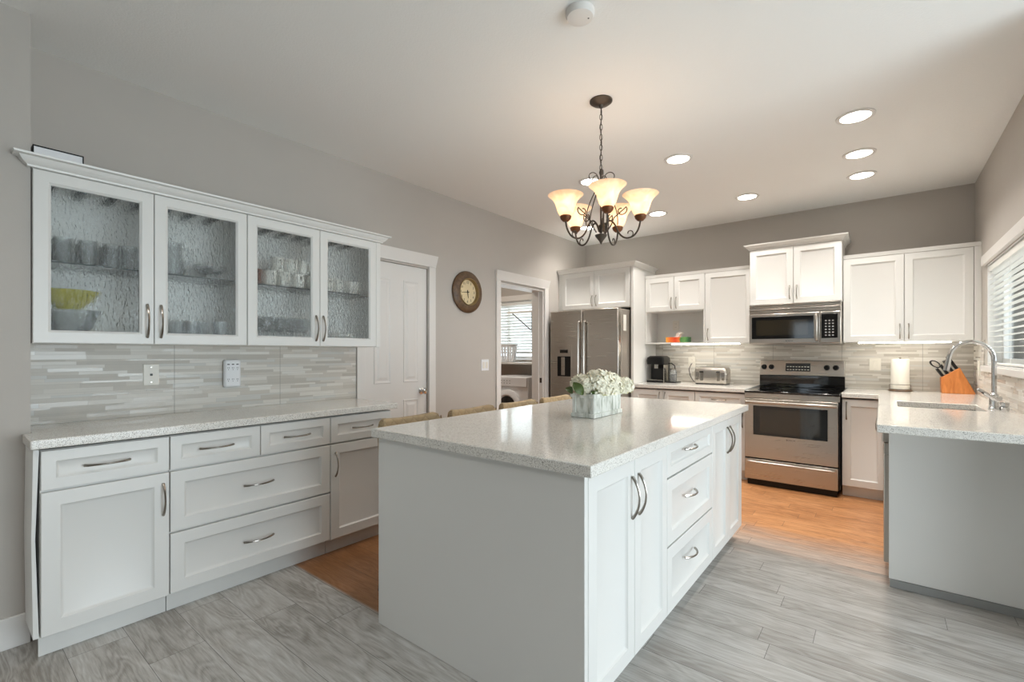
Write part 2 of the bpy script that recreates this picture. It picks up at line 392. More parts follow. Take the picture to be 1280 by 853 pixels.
        if parent: o.parent = parent
        elif org: o.location = org
        ORG[o.name] = o0
        if bevel:
            b = o.modifiers.new('bevel', 'BEVEL'); b.width = bevel; b.segments = 2; b.limit_method = 'ANGLE'; b.angle_limit = math.radians(40)
        if label: o['label'] = label
        return o
def tag(o, label, cat, group=None):
    o['label'] = label; o['category'] = cat
    if group: o['group'] = group
    return o
def struct(o): o['kind'] = 'structure'; return o
def thing(name, loc, label, cat, group=None):
    o = bpy.data.objects.new(name, None); COL.objects.link(o); o.location = loc; o.empty_display_size = .05
    ORG[o.name] = Vector(loc); return tag(o, label, cat, group)
def dup(root, loc, label, rz=None, group=None):
    r = root.copy(); COL.objects.link(r); r.location = loc; r['label'] = label
    if rz is not None: r.rotation_euler = (0, 0, rz)
    if group: r['group'] = group
    for ch in list(root.children):
        c = ch.copy(); COL.objects.link(c); c.parent = r
        for g in list(ch.children):
            d = g.copy(); COL.objects.link(d); d.parent = c
    return r
def text(s, size, T, u, n, z, mat, parent=None, name='lettering', depth=.0006, align='CENTER'):
    cu = bpy.data.curves.new(name, 'FONT'); cu.body = s; cu.size = size; cu.align_x = align; cu.align_y = 'CENTER'; cu.extrude = depth
    t = bpy.data.objects.new('tmp_text', cu); COL.objects.link(t)
    bpy.context.view_layer.update()
    me = bpy.data.meshes.new_from_object(t.evaluated_get(bpy.context.evaluated_depsgraph_get()))
    vs = [(v.co.x, v.co.y, v.co.z) for v in me.vertices]; fs = [tuple(p.vertices) for p in me.polygons]
    bpy.data.objects.remove(t)
    mb = MB(T); mb.add([(u+a, n+c, z+b) for a, b, c in vs], fs)
    return mb.obj(name, mat, parent, smooth=False)
def bow(T, u, z, L, n0, vertical=True, proj=.03, r=.0052):
    """arched pull with flattened ends"""
    pts = []; rr = []
    for i in range(17):
        t = i/16; s = (t-.5)*L
        n = n0+proj*math.sin(PI*t)**.75+.003
        pts.append((u, n, z+s) if vertical else (u+s, n, z)); rr.append(r*(1.25-.45*math.sin(PI*t)))
    return MB(T).tube(pts, rr, 8)
def handle(T, u, z, L, n0, parent, vertical=True, proj=.03, r=.0052, label=None):
    return bow(T, u, z, L, n0, vertical, proj, r).obj('handle', 'nickel', parent, label=label)
def shaker_front(kind, T, u0, u1, z0, z1, parent, n0=0, fw=.055, g=.002):
    return MB(T).shaker(u0+g, u1-g, z0+g, z1-g, n0, fw=fw).obj(kind, 'white', parent)

# ------------------------------------------------------------ room shell
XL, YB, XR, ZC, XP = -3.245, 5.732, .641, 2.76, -2.936
def sbox(name, mat, *a, **k): return struct(MB().box(*a).obj(name, mat, smooth=False, **k))
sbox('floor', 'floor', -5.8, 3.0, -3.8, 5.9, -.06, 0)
sbox('ceiling', 'ceiling', -5.8, 3.0, -3.8, 5.9, ZC, ZC+.1)
TWX = lambda x0: (lambda p: (p[2]+x0, p[0], p[1]))       # grid (y,z) extruded in x
TWY = lambda y0: (lambda p: (p[0], p[2]+y0, p[1]))
DO = (3.878, 4.71)
mb = MB(TWX(XL-.145))
ys = [.29, 2.185, 2.85, DO[0], DO[1], YB]; zs = [0, 2.035, ZC]
mb.grid(ys, zs, lambda i, j: not (j == 0 and i in (1, 3)), 0, .145)
mb.T = ident; mb.box(XL-.145, XL-.09, 2.185, 2.85, 0, 2.035)
struct(mb.obj('wall_left', 'wall', smooth=False))
sbox('wall_left_front', 'wall', XL-.145, XP, -3.8, .289, 0, ZC)
mb = MB(TWY(YB)); mb.grid([-5.8, -5.1, -4.0, .84], [0, 1.16, 2.07, ZC], lambda i, j: not (i == 1 and j == 1), 0, .15)
struct(mb.obj('wall_back', 'wall', smooth=False))
mb = MB(TWX(XR)); mb.grid([2.92, 3.5, 5.12, YB], [0, 1.17, 1.95, ZC], lambda i, j: not (i == 1 and j == 1), 0, .15)
struct(mb.obj('wall_right', 'wall', smooth=False))
XF = 2.84
mb = MB(TWX(XF)); mb.grid([-3.8, .15, 2.85, 3.1], [0, .06, 2.18, ZC], lambda i, j: not (i == 1 and j == 1), 0, .15)
struct(mb.obj('wall_right_front', 'wall', smooth=False))
sbox('wall_right_return', 'wall', XR+.151, XF-.001, 2.95, 3.10, 0, ZC)
mb = MB(TWY(-3.8)); mb.grid([XP, -1.85, -1.25, XF], [0, .06, 2.1, ZC], lambda i, j: not (i == 1 and j == 1), 0, .12)
struct(mb.obj('wall_rear', 'wall', smooth=False))
sbox('wall_laundry_left', 'wall', -5.8, -5.65, 2.9, YB, 0, ZC)
sbox('wall_laundry_front', 'wall', -5.65, XL-.146, 2.9, 3.0, 0, ZC)
# baseboards and casings
sbox('baseboard_left', 'trim', XP, XP+.014, -3.66, .288, 0, .135, bevel=.003)
sbox('baseboard_left_back', 'trim', XL, XL+.014, 2.925, 3.78, 0, .12, bevel=.003)
def casing(n, y0, y1, top):
    w = .075
    mb = MB().box(XL+.0005, XL+.02, y0-w, y0-.004, 0, top); mb.box(XL+.0005, XL+.02, y1+.004, y1+w+.006, 0, top)
    struct(mb.obj('trim_%d' % n, 'trim', bevel=.002))
    a, b = y0-w-.004, y1+w+.01
    mb = MB(); z0, z1 = top+.001, top+.105
    mb.rings([[(XL+.0005, a, z0), (XL+.021, a, z0), (XL+.021, b, z0), (XL+.0005, b, z0)],
              [(XL+.0005, a, z0+.012), (XL+.021, a, z0+.012), (XL+.021, b, z0+.012), (XL+.0005, b, z0+.012)],
              [(XL+.0005, a-.012, z1), (XL+.04, a-.012, z1), (XL+.04, b+.012, z1), (XL+.0005, b+.012, z1)]])
    struct(mb.obj('trim_%d' % (n+1), 'trim', smooth=False))
casing(1, 2.185, 2.85, 2.05); casing(3, DO[0], DO[1], 2.05)
# doorway jamb lining
mb = MB(); mb.box(XL-.165, XL+.001, DO[0]-.001, DO[0]+.018, 0, 2.034); mb.box(XL-.165, XL+.001, DO[1]-.018, DO[1]+.001, 0, 2.034); mb.box(XL-.165, XL+.001, DO[0]+.018, DO[1]-.018, 2.016, 2.034)
mb.box(XL-.09, XL-.055, DO[0]+.018, DO[0]+.03, 0, 2.016); mb.box(XL-.09, XL-.055, DO[1]-.03, DO[1]-.018, 0, 2.016)
jm = struct(mb.obj('trim_5', 'trim', bevel=.001))
MB().box(XL-.045, XL-.015, DO[1]-.0205, DO[1]-.018, .9, .96).obj('strike_plate', 'iron', jm)
# closet door (closed)
T = FX(XL-.045)
d = MB(T).box(2.187, 2.848, 0, .03, .012, 2.032)
d1 = struct(d.obj('door_1', 'trim', bevel=.001))
for (a, b, c, e) in ((2.285, 2.455, 1.01, 1.90), (2.585, 2.755, 1.01, 1.90), (2.285, 2.455, .18, .86), (2.585, 2.755, .18, .86)):
    q = MB(T); t = .030
    def R(i, n): return [(a+i, n, c+i), (b-i, n, c+i), (b-i, n, e-i), (a+i, n, e-i)]
    q.rings([R(0, t), R(.004, t+.005), R(.012, t+.004), R(.02, t+.0005), R(.03, t+.0005), R(.05, t+.006)])
    q.obj('door_panel', 'trim', d1, smooth=False)
q = MB(T).lathe([(.03, 0), (.03, .006), (.012, .01), (.01, .03), (.022, .038), (.028, .05), (.022, .062), (.0, .066)], (0, 0, 0), 20, 'y')
q.v = [T((2.785+p[1], p[0]-(XL-.045)+.030, .925+p[2])) for p in q.v]
q.obj('knob', 'chrome', d1)
for z in (.25, 1.03, 1.8): MB(T).tube([(2.189, .034, z-.045), (2.189, .034, z+.045)], .006).obj('hinge', 'nickel', d1)

# windows
def window(n, T, u0, u1, z0, z1, dep, mull=None):
    f = MB(T); w = .045
    f.box(u0, u1, -dep, -dep+.05, z0, z0+w); f.box(u0, u1, -dep, -dep+.05, z1-w, z1); f.box(u0, u0+w, -dep, -dep+.05, z0+w, z1-w); f.box(u1-w, u1, -dep, -dep+.05, z0+w, z1-w)
    if mull: f.box(mull-.03, mull+.03, -dep, -dep+.05, z0+w, z1-w)
    o = struct(f.obj('window_%d' % n, 'vinyl', bevel=.002))
    MB(T).box(u0+w, u1-w, -dep+.02, -dep+.026, z0+w, z1-w).obj('pane', 'pane', o)
    return o
def reveal(T, u0, u1, z0, z1, dep, name):
    r = MB(T); t = .008
    r.box(u0-.0, u0+t, -dep, -.001, z0, z1); r.box(u1-t, u1, -dep, -.001, z0, z1); r.box(u0+t, u1-t, -dep, -.001, z1-t, z1); r.box(u0+t, u1-t, -dep, -.001, z0, z0+t)
    return struct(r.obj(name, 'vinyl', smooth=False))
window(1, FXn(XR), 3.51, 5.11, 1.18, 1.94, .13, 4.33); reveal(FXn(XR), 3.5, 5.12, 1.17, 1.95, .08, 'trim_6')
window(2, FY(YB), -5.09, -4.01, 1.17, 2.06, .13, -4.68); reveal(FY(YB), -5.1, -4.0, 1.16, 2.07, .08, 'trim_7')
window(3, FXn(XF), .16, 2.84, .07, 2.17, .13, 1.5)
wr = window(4, lambda p: (p[0], -3.68+p[1], p[2]), -1.84, -1.26, .07, 2.09, .1)
# right window casing: head board with lip, sill and apron
struct(MB(FXn(XR)).box(3.40, 5.22, .0005, .024, 1.955, 2.03).obj('trim_8', 'trim', bevel=.003))
struct(MB(FXn(XR)).box(3.40, 5.2, .0005, .03, 1.125, 1.168).obj('trim_9', 'trim', bevel=.003))
struct(MB(FY(YB)).box(-5.2, -3.92, .0005, .022, 2.075, 2.16).obj('trim_10', 'trim', bevel=.003))
def blind(T, u0, u1, z0, z1, pitch, wd, tilt, label, n0=-.03, loc=None):
    t = thing('window_blind', loc, label, 'blind')
    m = MB(T); k = int((z1-z0-.09)/pitch)
    for i in range(k):
        z = z1-.07-i*pitch; c, s = math.cos(tilt)*wd/2, math.sin(tilt)*wd/2
        m.rings([[(u0, n0-c, z-s), (u0, n0, z+.002), (u0, n0+c, z+s), (u0, n0+c, z+s+.002), (u0, n0, z+.004), (u0, n0-c, z-s+.002)],
                 [(u1, n0-c, z-s), (u1, n0, z+.002), (u1, n0+c, z+s), (u1, n0+c, z+s+.002), (u1, n0, z+.004), (u1, n0-c, z-s+.002)]])
    m.obj('slats', 'blind', t, smooth=False)
    MB(T).box(u0, u1, n0-.02, n0+.02, z1-.05, z1-.004).obj('valance', 'blind', t, bevel=.002)
    MB(T).box(u0, u1, n0-.018, n0+.018, z0+.002, z0+.016).obj('bottom_rail', 'blind', t, bevel=.002)
    for q in (.12, .5, .88):
        u = u0+(u1-u0)*q; MB(T).tube([(u, n0+.021, z0+.01), (u, n0+.021, z1-.05)], .0012, 5).obj('ladder_cord', 'blind', t)
    return t
blind(FXn(XR), 3.515, 5.105, 1.18, 1.94, .040, .036, .06, 'white horizontal slat blind in the window over the sink', -.026, (XR+.02, 4.3, 1.18))
blind(FY(YB), -5.085, -4.015, 1.17, 2.06, .045, .044, .75, 'white slat blind on the laundry room window seen through the doorway', -.035, (-4.55, YB+.02, 1.17))
l = area('laundry_fill_lamp', (-4.4, 4.4, 2.69), (0, 0, 0), .3, .3, 8, (1, .88, .74))  # lamp added to brighten the laundry room
tag(MB().lathe([(0, -.001), (.18, -.001), (.17, -.05), (0, -.055)], (-4.4, 4.4, ZC), 32).obj('added_ceiling_lamp', 'downlight', org=(-4.4, 4.4, ZC)), 'round flush lamp added on the laundry room ceiling as fill light', 'ceiling light')
# outside
tag(MB().box(1.2, 9, 9.5, 10, -.3, 3.4).obj('neighbouring_house', 'siding', smooth=False), 'dark grey sided wall outside the window over the sink', 'house')
sbox('ground', 'lawn', -14, 14, -14, 16, -.2, -.07)

# backsplashes
def tile(name, mat, *a): return struct(MB().box(*a).obj(name, mat, smooth=False))
tile('trim_11', 'mosaic_side', XL+.0003, XL+.009, .2905, 2.105, .9155, 1.318)
tile('trim_12', 'mosaic_back', -2.23, XR-.001, YB-.009, YB-.0003, .9155, 1.42)
mb = MB().box(XR-.009, XR-.0003, 2.93, YB-.0095, .9155, 1.124); mb.box(XR-.009, XR-.0003, 5.225, YB-.0095, 1.124, 1.37)
struct(mb.obj('trim_13', 'mosaic_side', smooth=False))

# ------------------------------------------------------------ left base cabinets
FB = -2.712      # carcass face; fronts are 20 mm proud
TB = FX(FB)
def carcass(T, u0, u1, z0, z1, depth, parent, mat='white', name='body', th=.016, open_front=True, toe=0, back=True):
    m = MB(T); g = .0008
    m.box(u0+g, u0+th, -depth, -.001, z0, z1); m.box(u1-th, u1-g, -depth, -.001, z0, z1)
    m.box(u0+th, u1-th, -depth, -.001, z0, z0+th); m.box(u0+th, u1-th, -depth, -.001, z1-th, z1)
    if back: m.box(u0+th, u1-th, -depth, -depth+.008, z0+th, z1-th)
    return m.obj(name, mat, parent, smooth=False)
def basecab(u0, u1, label, fronts, T=TB, face=FB, depth=.52, z0=.095, z1=.866, loc=None, kick='white', kd=.04, group=None, name='base_cabinet'):
    t = thing(name, loc, label, 'cabinet', group)
    MB(T).box(u0+.0008, u1-.0008, -depth, -.001, z0, z1).obj('body', 'white', t, smooth=False)
    MB(T).box(u0+.001, u1-.001, -kd-.016, -kd, .0005, z0-.001).obj('toe_kick', kick, t)
    for f in fronts:
        k, a, b, c, d, hu, hz, L, vert = f
        o = shaker_front(k, T, a, b, c, d, t, fw=.045 if (d-c) < .2 else .058)
        if hu is not None: handle(T, hu, hz, L, .02, o, vert)
    return t
D = FB-.26
basecab(.292, .734, 'white left-run base cabinet beside the near wall, one drawer over one large door',
        [('drawer', .292, .734, .70, .866, .504, .783, .155, False), ('door', .292, .734, .097, .694, .708, .568, .15, True)], loc=(D, .51, 0))
basecab(.735, 1.571, 'wide white left-run base cabinet, two small drawers over two deep ones',
        [('drawer', .735, 1.154, .70, .866, .938, .785, .155, False), ('drawer', 1.154, 1.571, .70, .866, 1.36, .783, .155, False),
         ('drawer', .735, 1.571, .399, .694, 1.145, .551, .155, False), ('drawer', .735, 1.571, .1, .393, 1.145, .246, .155, False)], loc=(D, 1.15, 0))
basecab(1.572, 2.03, 'white left-run base cabinet partly behind the island corner, drawer over narrow door',
        [('drawer', 1.572, 2.03, .70, .866, 1.80, .783, .155, False), ('door', 1.572, 2.03, .097, .694, 1.604, .567, .15, True)], loc=(D, 1.8, 0))
# end filler panel that leans slightly away from the cabinet, against the near wall
q = MB(); q.rings([[(XP+.003, .272, .1), (FB+.012, .272, .1), (FB+.012, .2895, .1), (XP+.003, .2895, .1)],
                   [(XP+.003, .268, .5), (FB-.002, .268, .5), (FB-.002, .280, .5), (XP+.003, .280, .5)],
                   [(XP+.003, .272, .872), (FB+.014, .272, .872), (FB+.014, .2895, .872), (XP+.003, .2895, .872)]])
tag(q.obj('cabinet_gable', 'white', bevel=.001, org=(XP+.1, .28, .1)), 'thin white side panel bowed away from the left cabinets beside the grey wall', 'panel')
def slab(name, x0, x1, y0, y1, label, z0=.875, z1=.915):
    return tag(MB().box(x0, x1, y0, y1, z0, z1).obj(name, 'quartz', bevel=.004, org=((x0+x1)/2, (y0+y1)/2, z0)), label, 'worktop')
w = MB().grid([XL+.0005, XP+.002, -2.676], [.262, .2905, 2.075], lambda i, j: not (i == 0 and j == 0), .876, .915)
tag(w.obj('worktop', 'quartz', bevel=.004, org=(-2.96, 1.2, .876)), 'long speckled quartz worktop on the left run under the glass-front cabinets', 'worktop')

# ------------------------------------------------------------ left wall cabinets with rain glass
FU = -2.936; TU = FX(FU)
z0u, z1u = 1.312, 2.082
def glasscab(u0, u1, doors, label, endpanel=False):
    t = thing('glass_wall_cabinet', (FU-.15, (u0+u1)/2, z0u), label, 'cabinet', )
    carcass(TU, u0, u1, z0u, z1u, .305, t, 'inner')
    if endpanel: MB(TU).box(u1, u1+.036, -.305, .019, z0u, z1u).obj('side_panel', 'white', t, bevel=.001)
    MB(TU).box(u0+.017, u1-.017, -.294, -.02, 1.683, 1.689).obj('glass_shelf', 'shelfglass', t, smooth=False)
    rr = MB(TU)
    k = int((u1-u0-.1)/.115)
    for i in range(k+1): rr.box(u0+.06+i*.115, u0+.085+i*.115, -.28, -.03, 2.044, 2.065)
    rr.obj('stemware_rack', 'charcoal', t, smooth=False)
    for (a, b, hu) in doors:
        g = .0015; fw = .058; f = MB(TU); A, B, Cc, Dd = a+g, b-g, z0u+g, z1u-g
        def R(i, n): return [(A+i, n, Cc+i), (B-i, n, Cc+i), (B-i, n, Dd-i), (A+i, n, Dd-i)]
        rs = [R(0, .0005), R(0, .018), R(.002, .02), R(fw-.01, .02), R(fw, .012), R(fw, .0005)]
        f.rings(rs+[rs[0]], False, False)
        o = f.obj('door', 'white', t)
        MB(TU).box(A+fw-.003, B-fw+.003, .004, .008, Cc+fw-.003, Dd-fw+.003).obj('glass_pane', 'rain', o, smooth=False, label='rain-textured glass pane')
        handle(TU, hu, 1.43, .165, .02, o)
    return t
glasscab(.292, 1.175, [(.292, .729, .700), (.729, 1.175, .757)], 'white wall cabinet with two rain-glass doors nearest the camera on the left')
glasscab(1.176, 2.066, [(1.176, 1.627, 1.598), (1.627, 2.066, 1.648)], 'white wall cabinet with two rain-glass doors beside the closet door', True)
# crown moulding swept along the top
prof = [(0, 0), (.012, 0), (.014, .008), (.024, .014), (.034, .026), (.040, .038), (.056, .042), (.058, .05), (0, .05)]
def crown(name, pts, z, label, prof=prof, mat='white', org=None):
    """pts = list of 2-D path points; the moulding grows to the right-hand side of the travel direction"""
    m = MB(); rs = []
    P = [Vector(p) for p in pts]; n = len(P)
    for i in range(n):
        ns = []
        if i > 0: d = (P[i]-P[i-1]).normalized(); ns.append(Vector((d.y, -d.x)))
        if i < n-1: d = (P[i+1]-P[i]).normalized(); ns.append(Vector((d.y, -d.x)))
        if len(ns) == 2: b = (ns[0]+ns[1]).normalized(); b = b/ b.dot(ns[0])
        else: b = ns[0]
        rs.append([(P[i].x+b.x*o, P[i].y+b.y*o, z+h) for o, h in prof])
    m.rings(rs)
    return tag(m.obj(name, mat, smooth=True, angle=25, org=org), label, 'moulding')
crown('crown_moulding', [(FU+.001, .288), (FU+.02, .288), (FU+.02, 2.103), (XL+.002, 2.103)], z1u+.001, 'white crown moulding along the top of the glass-front wall cabinets', org=(FU, 1.2, z1u+.001))
# top board the moulding stands on, filling behind it
tag(MB().box(XL+.001, FU+.019, .2905, 2.1, z1u+.0005, z1u+.012).obj('cover_board', 'inner', smooth=False, org=(-3.1, 1.2, z1u)), 'white top board behind the crown moulding of the glass-front cabinets', 'board')
t = thing('storage_box', (-3.02, .42, z1u+.013), 'low white box with black edges lying on top of the left wall cabinets', 'box')
MB().box(-3.2, -2.93, .296, .46, z1u+.013, 2.185).obj('body', 'whiteplastic', t, bevel=.002)
q = MB()
for a in (.296, .46): q.box(-3.202, -2.927, a-.002, a+.002, 2.10, 2.189)
q.box(-2.931, -2.927, .296, .46, 2.184, 2.189); q.obj('edging', 'black', t, smooth=False)
tag(MB().box(-3.1, -2.92, 1.62, 1.76, z1u+.013, 2.152).obj('flat_box', 'charcoal', bevel=.002, org=(-3.0, 1.69, z1u+.013)), 'thin dark box lying on the left wall cabinets near the closet door', 'box')

# glassware seen through the rain glass
def lathe_proto(name, prof, mat, n=20): 
    return MB().lathe(prof, (0, 0, 0), n, cap=False).obj(name, mat)
SH1, SH2 = z0u+.0165, 1.6895
tumbler = [(0.0, .0), (.030, .0), (.034, .12), (.031, .12), (.027, .008), (0, .008)]
wine = [(0, 0), (.032, 0), (.03, .004), (.005, .008), (.004, .07), (.022, .085), (.034, .11), (.033, .14), (.028, .165), (.026, .165), (.03, .14), (.03, .112), (.018, .09), (0, .088)]
bowl = [(0, 0), (.045, 0), (.05, .006), (.09, .035), (.115, .07), (.112, .07), (.085, .04), (.045, .012), (0, .01)]
cupP = [(0, 0), (.03, 0), (.038, .01), (.041, .09), (.038, .09), (.034, .012), (0, .01)]
def place(proto, spots, label_fn, cat, group, first=[True]):
    for i, p in enumerate(spots):
        o = proto if i == 0 else proto.copy()
        if i: COL.objects.link(o)
        o.location = p; tag(o, label_fn, cat, group)
        for ch in list(proto.children):
            if i: c = ch.copy(); COL.objects.link(c); c.parent = o
tb = lathe_proto('tumbler', tumbler, 'glassware')
place(tb, [(x, y, SH2) for y in (.40, .49, .58, .65) for x in (-3.02, -3.12)], 'clear tall tumbler on the upper shelf behind the first glass door', 'glass', 'tumblers behind the first glass door')
tb2 = lathe_proto('tumbler', tumbler, 'glassware')
place(tb2, [(-3.03, .93, SH1), (-3.12, 1.0, SH1), (-3.03, 1.07, SH1), (-3.13, .89, SH1)], 'clear tumbler on the bottom shelf behind the second glass door', 'glass', 'tumblers behind the second glass door')
b1 = lathe_proto('serving_bowl', bowl, 'glassware'); b1.location = (-3.05, .43, SH1); b1.scale = (1, 1, 2.05); tag(b1, 'clear glass bowl at the bottom behind the first glass door', 'bowl')
b2 = lathe_proto('serving_bowl', [(r, h) for r, h in bowl], 'lime'); b2.location = (-3.05, .43, SH1+.146); b2.scale = (.95, .95, 1.3); tag(b2, 'yellow-green bowl stacked on the clear bowl behind the first glass door', 'bowl')
tj = thing('pitcher', (-3.06, .84, SH2), 'clear pitcher with a spout on the upper shelf behind the second glass door', 'pitcher')
MB().lathe([(0, 0), (.055, 0), (.065, .03), (.05, .12), (.045, .16), (.052, .18), (.049, .18), (.042, .16), (.046, .12), (.06, .03), (.05, .006), (0, .005)], (-3.06, .84, SH2), 20, cap=False).obj('body', 'glassware', tj)
MB().tube([(-3.06, .885, SH2+.16), (-3.06, .92, SH2+.15), (-3.06, .93, SH2+.1), (-3.06, .895, SH2+.05)], .006).obj('handle', 'glassware', tj)
wp = lathe_proto('dessert_glass', [(r*1.1, h*.5) for r, h in wine], 'glassware')
place(wp, [(-3.05, .98, SH2), (-3.05, 1.06, SH2), (-3.13, 1.02, SH2)], 'small footed glass on the upper shelf behind the second glass door', 'glass', 'footed glasses behind the second glass door')
cup = MB().lathe(cupP, (0, 0, 0), 20, cap=False).obj('mug', 'ceramic')
ORG[cup.name] = Vector()
MB().tube([(.04, 0, .07), (.06, 0, .07), (.066, 0, .045), (.06, 0, .02), (.038, 0, .02)], .005).obj('handle', 'ceramic', cup)
place(cup, [(-3.0, y, SH2) for y in (1.34, 1.43, 1.52, 1.61, 1.72, 1.80)]+[(-3.12, y, SH2) for y in (1.34, 1.43, 1.52, 1.61, 1.74)]+[(-3.0, 1.385, SH2+.0905), (-3.0, 1.475, SH2+.0905), (-3.0, 1.565, SH2+.0905)], 'cream mug on the upper shelf of the second glass-front cabinet', 'mug', 'mugs on the upper shelf')
mb_ = MB().lathe(cupP, (0, 0, 0), 20, cap=False).obj('mug', 'brown_ceramic'); mb_.location = (-3.0, 1.25, SH2); ORG[mb_.name] = Vector()
MB().tube([(.04, 0, .07), (.06, 0, .07), (.066, 0, .045), (.06, 0, .02), (.038, 0, .02)], .005).obj('handle', 'brown_ceramic', mb_)
tag(mb_, 'brown mug at the left end of the mug row behind the third glass door', 'mug')
ww = lathe_proto('wine_glass', wine, 'glassware')
place(ww, [(x, y, SH1) for y in (1.25, 1.33, 1.41, 1.49, 1.57) for x in (-3.02, -3.11)], 'clear stemmed glass on the bottom shelf behind the third glass door', 'glass', 'stemmed glasses behind the third glass door')
pl = lathe_proto('dinner_plate', [(0, 0), (.07, 0), (.12, .014), (.12, .018), (.07, .005), (0, .004)], 'ceramic', 28)
place(pl, [(-3.08, 1.86, SH1+.0065*k) for k in range(10)], 'white plate in the stack on the bottom shelf behind the fourth glass door', 'plate', 'stacked plates behind the fourth glass door')
sb = lathe_proto('cereal_bowl', [(r*.6, h*.7) for r, h in bowl], 'ceramic')
place(sb, [(-3.05, 1.93, SH2+.014*k) for k in range(4)], 'white bowl in the stack on the upper shelf behind the fourth glass door', 'bowl', 'stacked bowls behind the fourth glass door')

# wall plates on the left
def plate(T, u, z, w, h, kind, label, name='outlet', cat='outlet', n0=.0, parentmat='plate'):
    p = T((u, n0, z)); t = thing(name, p, label, cat)
    MB(T).box(u-w/2, u+w/2, n0+.0005, n0+.006, z-h/2, z+h/2).obj('cover_plate', parentmat, t, bevel=.0015)
    if kind == 'jack':
        MB(T).box(u-.006, u+.006, n0+.006, n0+.0075, z-.006, z+.006).obj('jack', 'black', t)
        for s in (-1, 1): MB(T).box(u-.003, u+.003, n0+.006, n0+.0072, z+s*.042-.003, z+s*.042+.003).obj('screw', 'nickel', t)
    if kind == 'duplex':
        for s in (-1, 1):
            r = MB(T).box(u-.016, u+.016, n0+.006, n0+.0085, z+s*.021-.014, z+s*.021+.014).obj('receptacle', 'plate', t, bevel=.004)
            q = MB(T)
            for e in (-1, 1): q.box(u+e*.006-.001, u+e*.006+.001, n0+.0085, n0+.009, z+s*.021-.004, z+s*.021+.006)
            q.obj('slots', 'black', r, smooth=False)
    if kind.startswith('rocker'):
        k = int(kind[-1])
        for i in range(k):
            uu = u+(i-(k-1)/2)*.046
            MB(T).box(uu-.0165, uu+.0165, n0+.006, n0+.009, z-.033, z+.033).obj('rocker', 'plate', t, bevel=.002)
    return t
TS = FX(XL+.009)
plate(TS, .794, 1.145, .072, .118, 'jack', 'cream phone jack plate on the left mosaic backsplash', 'phone_jack')
t = thing('surge_protector', TS((1.205, 0, 1.139)), 'white six-outlet wall tap plugged in on the left mosaic backsplash', 'outlet')
MB(TS).box(1.157, 1.255, .001, .034, 1.052, 1.226).obj('body', 'whiteplastic', t, bevel=.012)
for r_, z in enumerate((1.17, 1.098)):
    for i in range(3):
        u = 1.18+i*.026; q = MB(TS)
        q.box(u-.005, u-.003, .0335, .0345, z, z+.009); q.box(u+.003, u+.005, .0335, .0345, z, z+.009); q.box(u-.002, u+.002, .0335, .0345, z-.009, z-.005)
        q.obj('socket', 'charcoal', t, smooth=False)
for i in range(3): MB(TS).box(1.173+i*.026, 1.187+i*.026, .0335, .0345, 1.193, 1.199).obj('indicator', 'charcoal', t)
plate(FX(XL), 3.63, 1.14, .116, .116, 'rocker2', 'white double rocker switch on the wall beside the laundry doorway', 'light_switch', 'switch', .0, 'whiteplastic')

# clock
TC = FX(XL); cy, cz = 3.357, 1.872
t = thing('wall_clock', (XL, cy, cz), 'round brown wall clock with cream dial between the two doors', 'clock')
def disc(T, u, z, prof, name, mat, parent, n=48):
    m = MB()
    rs = []
    for r, h in prof: rs.append([T((u+max(r, 1e-4)*math.cos(2*PI*k/n), h, z+max(r, 1e-4)*math.sin(2*PI*k/n))) for k in range(n)])
    m.rings(rs); return m.obj(name, mat, parent)
disc(TC, cy, cz, [(.2, .001), (.208, .01), (.206, .022), (.19, .036), (.165, .044), (.14, .046), (.132, .03), (.132, .008)], 'case', 'clockwood', t)
disc(TC, cy, cz, [(.134, .009), (.137, .048), (.130, .05), (.124, .042), (.122, .02), (.122, .009)], 'bezel', 'clockgold', t)
dl = disc(TC, cy, cz, [(.121, .012), (.121, .0145), (0.001, .0146)], 'dial', 'dial', t)
for k in range(12):
    a = PI/2-2*PI*(k+1)/12
    text(str(k+1), .034, TC, cy+.094*math.cos(a), .0152, cz+.094*math.sin(a), 'charcoal', t, 'numeral')
def hand(a, L, w, n, nm):
    # a = clockwise angle from 12 as seen facing the wall (viewer's right is +Y)
    du, dz = math.sin(a), math.cos(a); q = MB(TC); pu, pz = dz, -du
    q.rings([[(cy-du*.02+pu*w, h, cz-dz*.02+pz*w), (cy+du*L+pu*w*.3, h, cz+dz*L+pz*w*.3), (cy+du*L-pu*w*.3, h, cz+dz*L-pz*w*.3), (cy-du*.02-pu*w, h, cz-dz*.02-pz*w)] for h in (n, n+.0015)])
    q.obj(nm, 'black', t, smooth=False)
hand(2*PI*44/60, .092, .004, .019, 'minute_hand'); hand(2*PI*(5+44/60)/12, .062, .0055, .0172, 'hour_hand')

# ------------------------------------------------------------ island
FI = -.771; TI = FX(FI)
tag(MB().box(-1.869, -.711, 1.294, 3.486, .875, .915).obj('worktop', 'quartz', bevel=.004, org=(-1.29, 2.39, .875)), 'large speckled quartz worktop of the kitchen island', 'worktop')
q = MB().box(-1.85, -.751, 1.323, 1.345, .0005, .874)
tag(q.obj('island_gable', 'white', bevel=.0015, org=(-1.3, 1.334, 0)), 'wide plain end panel of the island facing the camera', 'panel')
q = MB().grid([-1.85, -.81, -.751], [.0005, .09, .874], lambda i, j: not (i == 1 and j == 0), 0, .022)
q.v = [(x, 3.448+z, y) for x, y, z in q.v]
tag(q.obj('island_gable', 'white', bevel=.0015, org=(-1.3, 3.46, 0)), 'far end panel of the island toward the range', 'panel')
q = MB().box(-1.40, -1.381, 1.346, 3.447, .0005, .874)
tag(q.obj('back_panel', 'white', bevel=.001, org=(-1.39, 2.4, 0)), 'plain back panel of the island behind the stools', 'panel')
